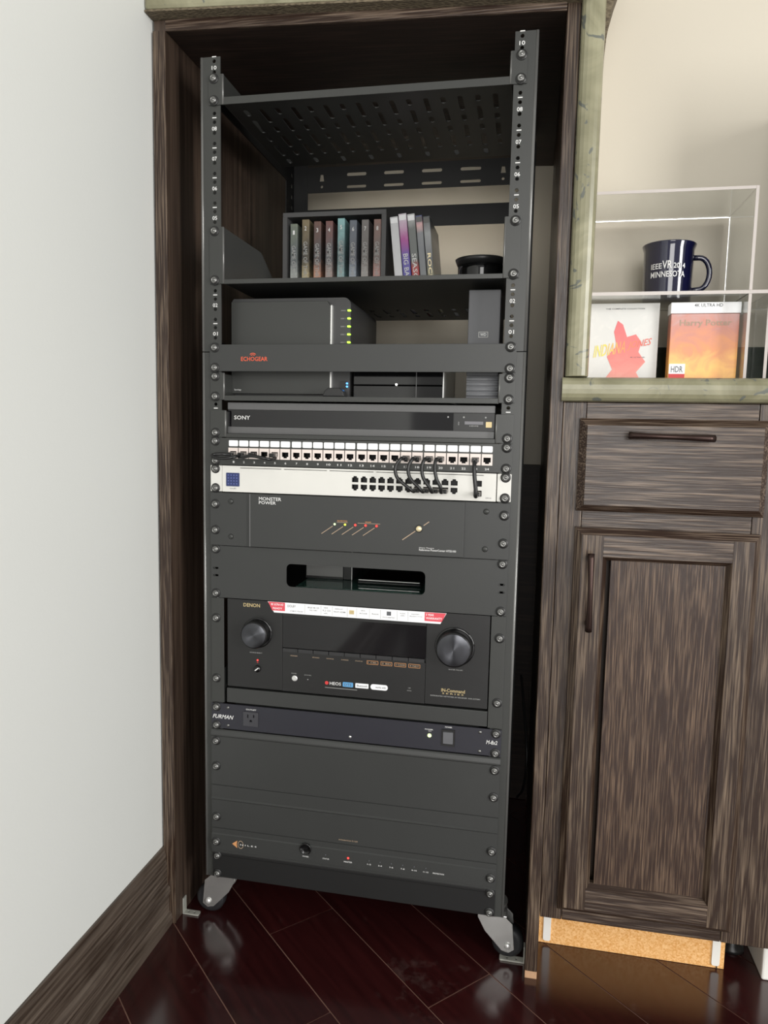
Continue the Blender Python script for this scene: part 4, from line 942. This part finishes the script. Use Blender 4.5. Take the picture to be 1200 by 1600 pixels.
for x in (-.0800, -.0530, -.0340, -.0090, .0060, .0270, .0450, .0720, .0890): line(mb, (x, .5725), (x, .5875), .0005, sy_-.0002)
part_flat(mb, 'sticker_rules', ink_grey, st_)

# ---- tray that carries the receiver
tr = root('receiver_tray', 'black rack tray with tall side plates under the receiver', 'shelf', (0, .15, .412))
part(MB().box(-.2145, .2180, .0010, .34, .4350, .4368), 'tray_plate', powder, tr)
part(MB().box(-.2145, .2180, -.0020, .0008, .4120, .4368), 'front_lip', panel_m, tr, bevel=.0008)
for s in (-1, 1):
    e = part(MB().box(min(s*.2190, s*.2412), max(s*.2190, s*.2412), -.0026, -.0006, .4110, .5895), 'mounting_ear', powder_hi, tr, bevel=.0006)
    screws(e, [(s*HX, .5555), (s*HX, .4525)], -.0026)
    part(MB().box(min(s*.2190, s*.2205), max(s*.2190, s*.2205), -.0005, .34, .4110, .4700), 'side_plate', powder, tr)

# ---- power strip panel
fu = root('power_distribution_panel', 'dark power distribution panel with one outlet and a square rocker switch', 'power panel', (0, .08, .3655))
oh = [rect(-.1775, -.1755, .3890, .3950), rect(-.1672, -.1652, .3900, .3950), [(-.1735, .3822), (-.1692, .3822), (-.1692, .3845), (-.1703, .3862), (-.1724, .3862), (-.1735, .3845)]]
part(MB().holed(rect(-.2412, .2412, .3662, .4092), [rrect(-.1850, -.1580, .3745, .3995, .001), rect(.1478, .1688, .3752, .4025)], 'y', -.0032, -.0006), 'face_plate', panel_blue, fu)
part(MB().box(-.205, .205, .012, .20, .3680, .4075), 'casing', powder, fu)
ou = part(MB().holed(rrect(-.1848, -.1582, .3747, .3993, .001), oh, 'y', -.0044, -.0008), 'outlet', mat('charcoal_outlet_plastic', '3c3c40', .4), fu)
part(MB().box(-.1845, -.1585, .0002, .010, .3750, .3990), 'outlet_back', dark_in, ou)
ro = part(MB().holed(rect(.1480, .1686, .3754, .4023), [rect(.1503, .1663, .3785, .3993)], 'y', -.0048, .004), 'switch_bezel', satin_black, fu)
part(MB().prism([(-.0040, .3787), (.0030, .3787), (.0030, .3991), (-.0078, .3991), (-.0062, .3890)], 'x', .1505, .1661), 'rocker', mat('grey_rocker_plastic', '6a6b6e', .35), ro)
part(MB().lathe([(0, -.0062), (.0022, -.0058), (.0034, -.0033)], (.1284, 0, .3896), 'y', 16), 'power_light', led_pale, fu)
part(MB().lathe([(0, -.0046), (.0020, -.0044), (.0024, -.0033)], (-.0010, 0, .3740), 'y', 12), 'small_screw', zinc, fu)
for x in (-.2120, .2080):
    for z in (.4030, .3720): part(MB().lathe([(0, -.0044), (.0022, -.0042), (.0028, -.0033)], (x, 0, z), 'y', 12), 'small_screw', screw_m, fu)
screws(fu, [(-HX, .4030), (-HX, .3715), (HX, .4030), (HX, .3715)], -.0032)
words([('FURMAN', -.2395, -.2020, .3830, .3900)], 'lettering', ink_white, fu, -.0034, shear=.35)
words([('M-8x2', .2180, .2352, .3850, .3915)], 'model_lettering', ink_white, fu, -.0034, shear=.2)
words([('OUTLET', -.1800, -.1620, .4020, .4044), ('POWER', .1210, .1340, .3985, .4005), ('POWER', .1530, .1640, .4050, .4072), ('ON', .1265, .1310, .3962, .3976)], 'control_labels', ink_white, fu, -.0034)

# ---- twelve-channel amplifier, five units high
am = root('amplifier', 'large dark amplifier front with grooved panel and a row of small printed lights', 'amplifier', (0, .15, .1440))
fp_ = [(-.0050, .3622), (-.0034, .3640), (-.0006, .3640), (-.0006, .1435), (-.0034, .1435), (-.0050, .1452), (-.0050, .1495), (-.0064, .1505), (-.0064, .1782), (-.0048, .1796), (-.0048, .1885), (-.0034, .1888), (-.0034, .1903), (-.0048, .1906), (-.0052, .2395), (-.0066, .2412), (-.0066, .2425), (-.0048, .2440), (-.0048, .2655), (-.0034, .2658), (-.0034, .2673), (-.0048, .2676), (-.0052, .3520), (-.0066, .3540), (-.0066, .3560)]
part(MB().prism(fp_, 'x', -.2412, .2412), 'front_panel', panel_m, am)
part(MB().box(-.215, .215, 0, .34, .1450, .3600), 'casing', powder, am)
screws(am, [(s*HX, z) for s in (-1, 1) for z in (.3442, .2997, .2095)], -.0052); screws(am, [(s*HX, .1650) for s in (-1, 1)], -.0064)
part(MB().lathe([(.0100, -.0064), (.0100, -.0085), (.0085, -.0092), (.0080, -.0080), (.004, -.0076), (0, -.0076)], (-.0735, 0, .1735), 'y', 28), 'power_knob', gloss_black, am)
words([('INTEGRATION', -.0170, .0040, .1955, .1976), ('SI-1230', .0055, .0150, .1955, .1980)], 'model_lettering', ink_tan, am, -.0055)
ay = -.0067
words([('POWER', -.0785, -.0680, .1585, .1608), ('STATUS', -.0440, -.0330, .1593, .1615), ('MASTER', -.0075, .0065, .1588, .1612)]+[(t, x-.0032, x+.0032, .1598, .1620) for t, x in (('1-2', .0352), ('3-4', .0535), ('5-6', .0722), ('7-8', .0910))]+[(t, x-.0042, x+.0042, .1598, .1620) for t, x in (('9-10', .1100), ('11-12', .1290))]+[('PROTECTION', .1405, .1585, .1596, .1620)], 'channel_labels', ink_white, am, ay)
for x in (-.0390, .0352, .0535, .0722, .0910, .1100, .1290): part(MB().cyl((x, .1672), .0009, 'y', -.0072, -.006, 8), 'unlit_indicator', ink_dark, am)
part(MB().lathe([(0, -.0080), (.0014, -.0076), (.0019, -.0066)], (-.0004, 0, .1668), 'y', 12), 'power_light', led_red, am)
mb = MB().add([(-.2040, ay, .1648), (-.1945, ay, .1715), (-.1955, ay, .1648), (-.1945, ay, .1580)], [(0, 3, 2, 1)])
part_flat(mb, 'logo_triangle', ink_copper, am)
mb = MB().add([(-.1885+r_*math.cos(a), ay, .1648+r_*1.45*math.sin(a)) for a in [2*PI*k/20 for k in range(20)] for r_ in (.0042, .0050)], [(2*k, 2*k+1, (2*k+3) % 40, (2*k+2) % 40) for k in range(20)])
part_flat(mb, 'logo_ring', ink_tan, am)
words([('N I L E S', -.1895, -.1600, .1636, .1660)], 'lettering', ink_white, am, ay-.0001)

# ---- blank panel at the foot of the rack
bl = root('blank_panel', 'plain black blank panel at the foot of the rack above the casters', 'panel', (0, 0, .0985))
part(MB().box(-.2412, .2412, -.0026, -.0006, .0985, .1430), 'face_plate', powder_dk, bl, bevel=.0006)
part(MB().box(-.2412, .2412, -.0034, -.0027, .1370, .1385), 'fold', powder_dk, bl)
screws(bl, [(s*HX, z) for s in (-1, 1) for z in (.1375, .1050)], -.0028)

# ---- cables hanging behind the rack at the right
single(MB().tube(bez([(.268, .30, .40), (.276, .25, .35), (.284, .20, .28), (.280, .22, .21), (.270, .30, .15)]), .0022, 8), 'power_cable', cable_m, 'thin dark cable hanging between the rack and the right gable', 'cable')
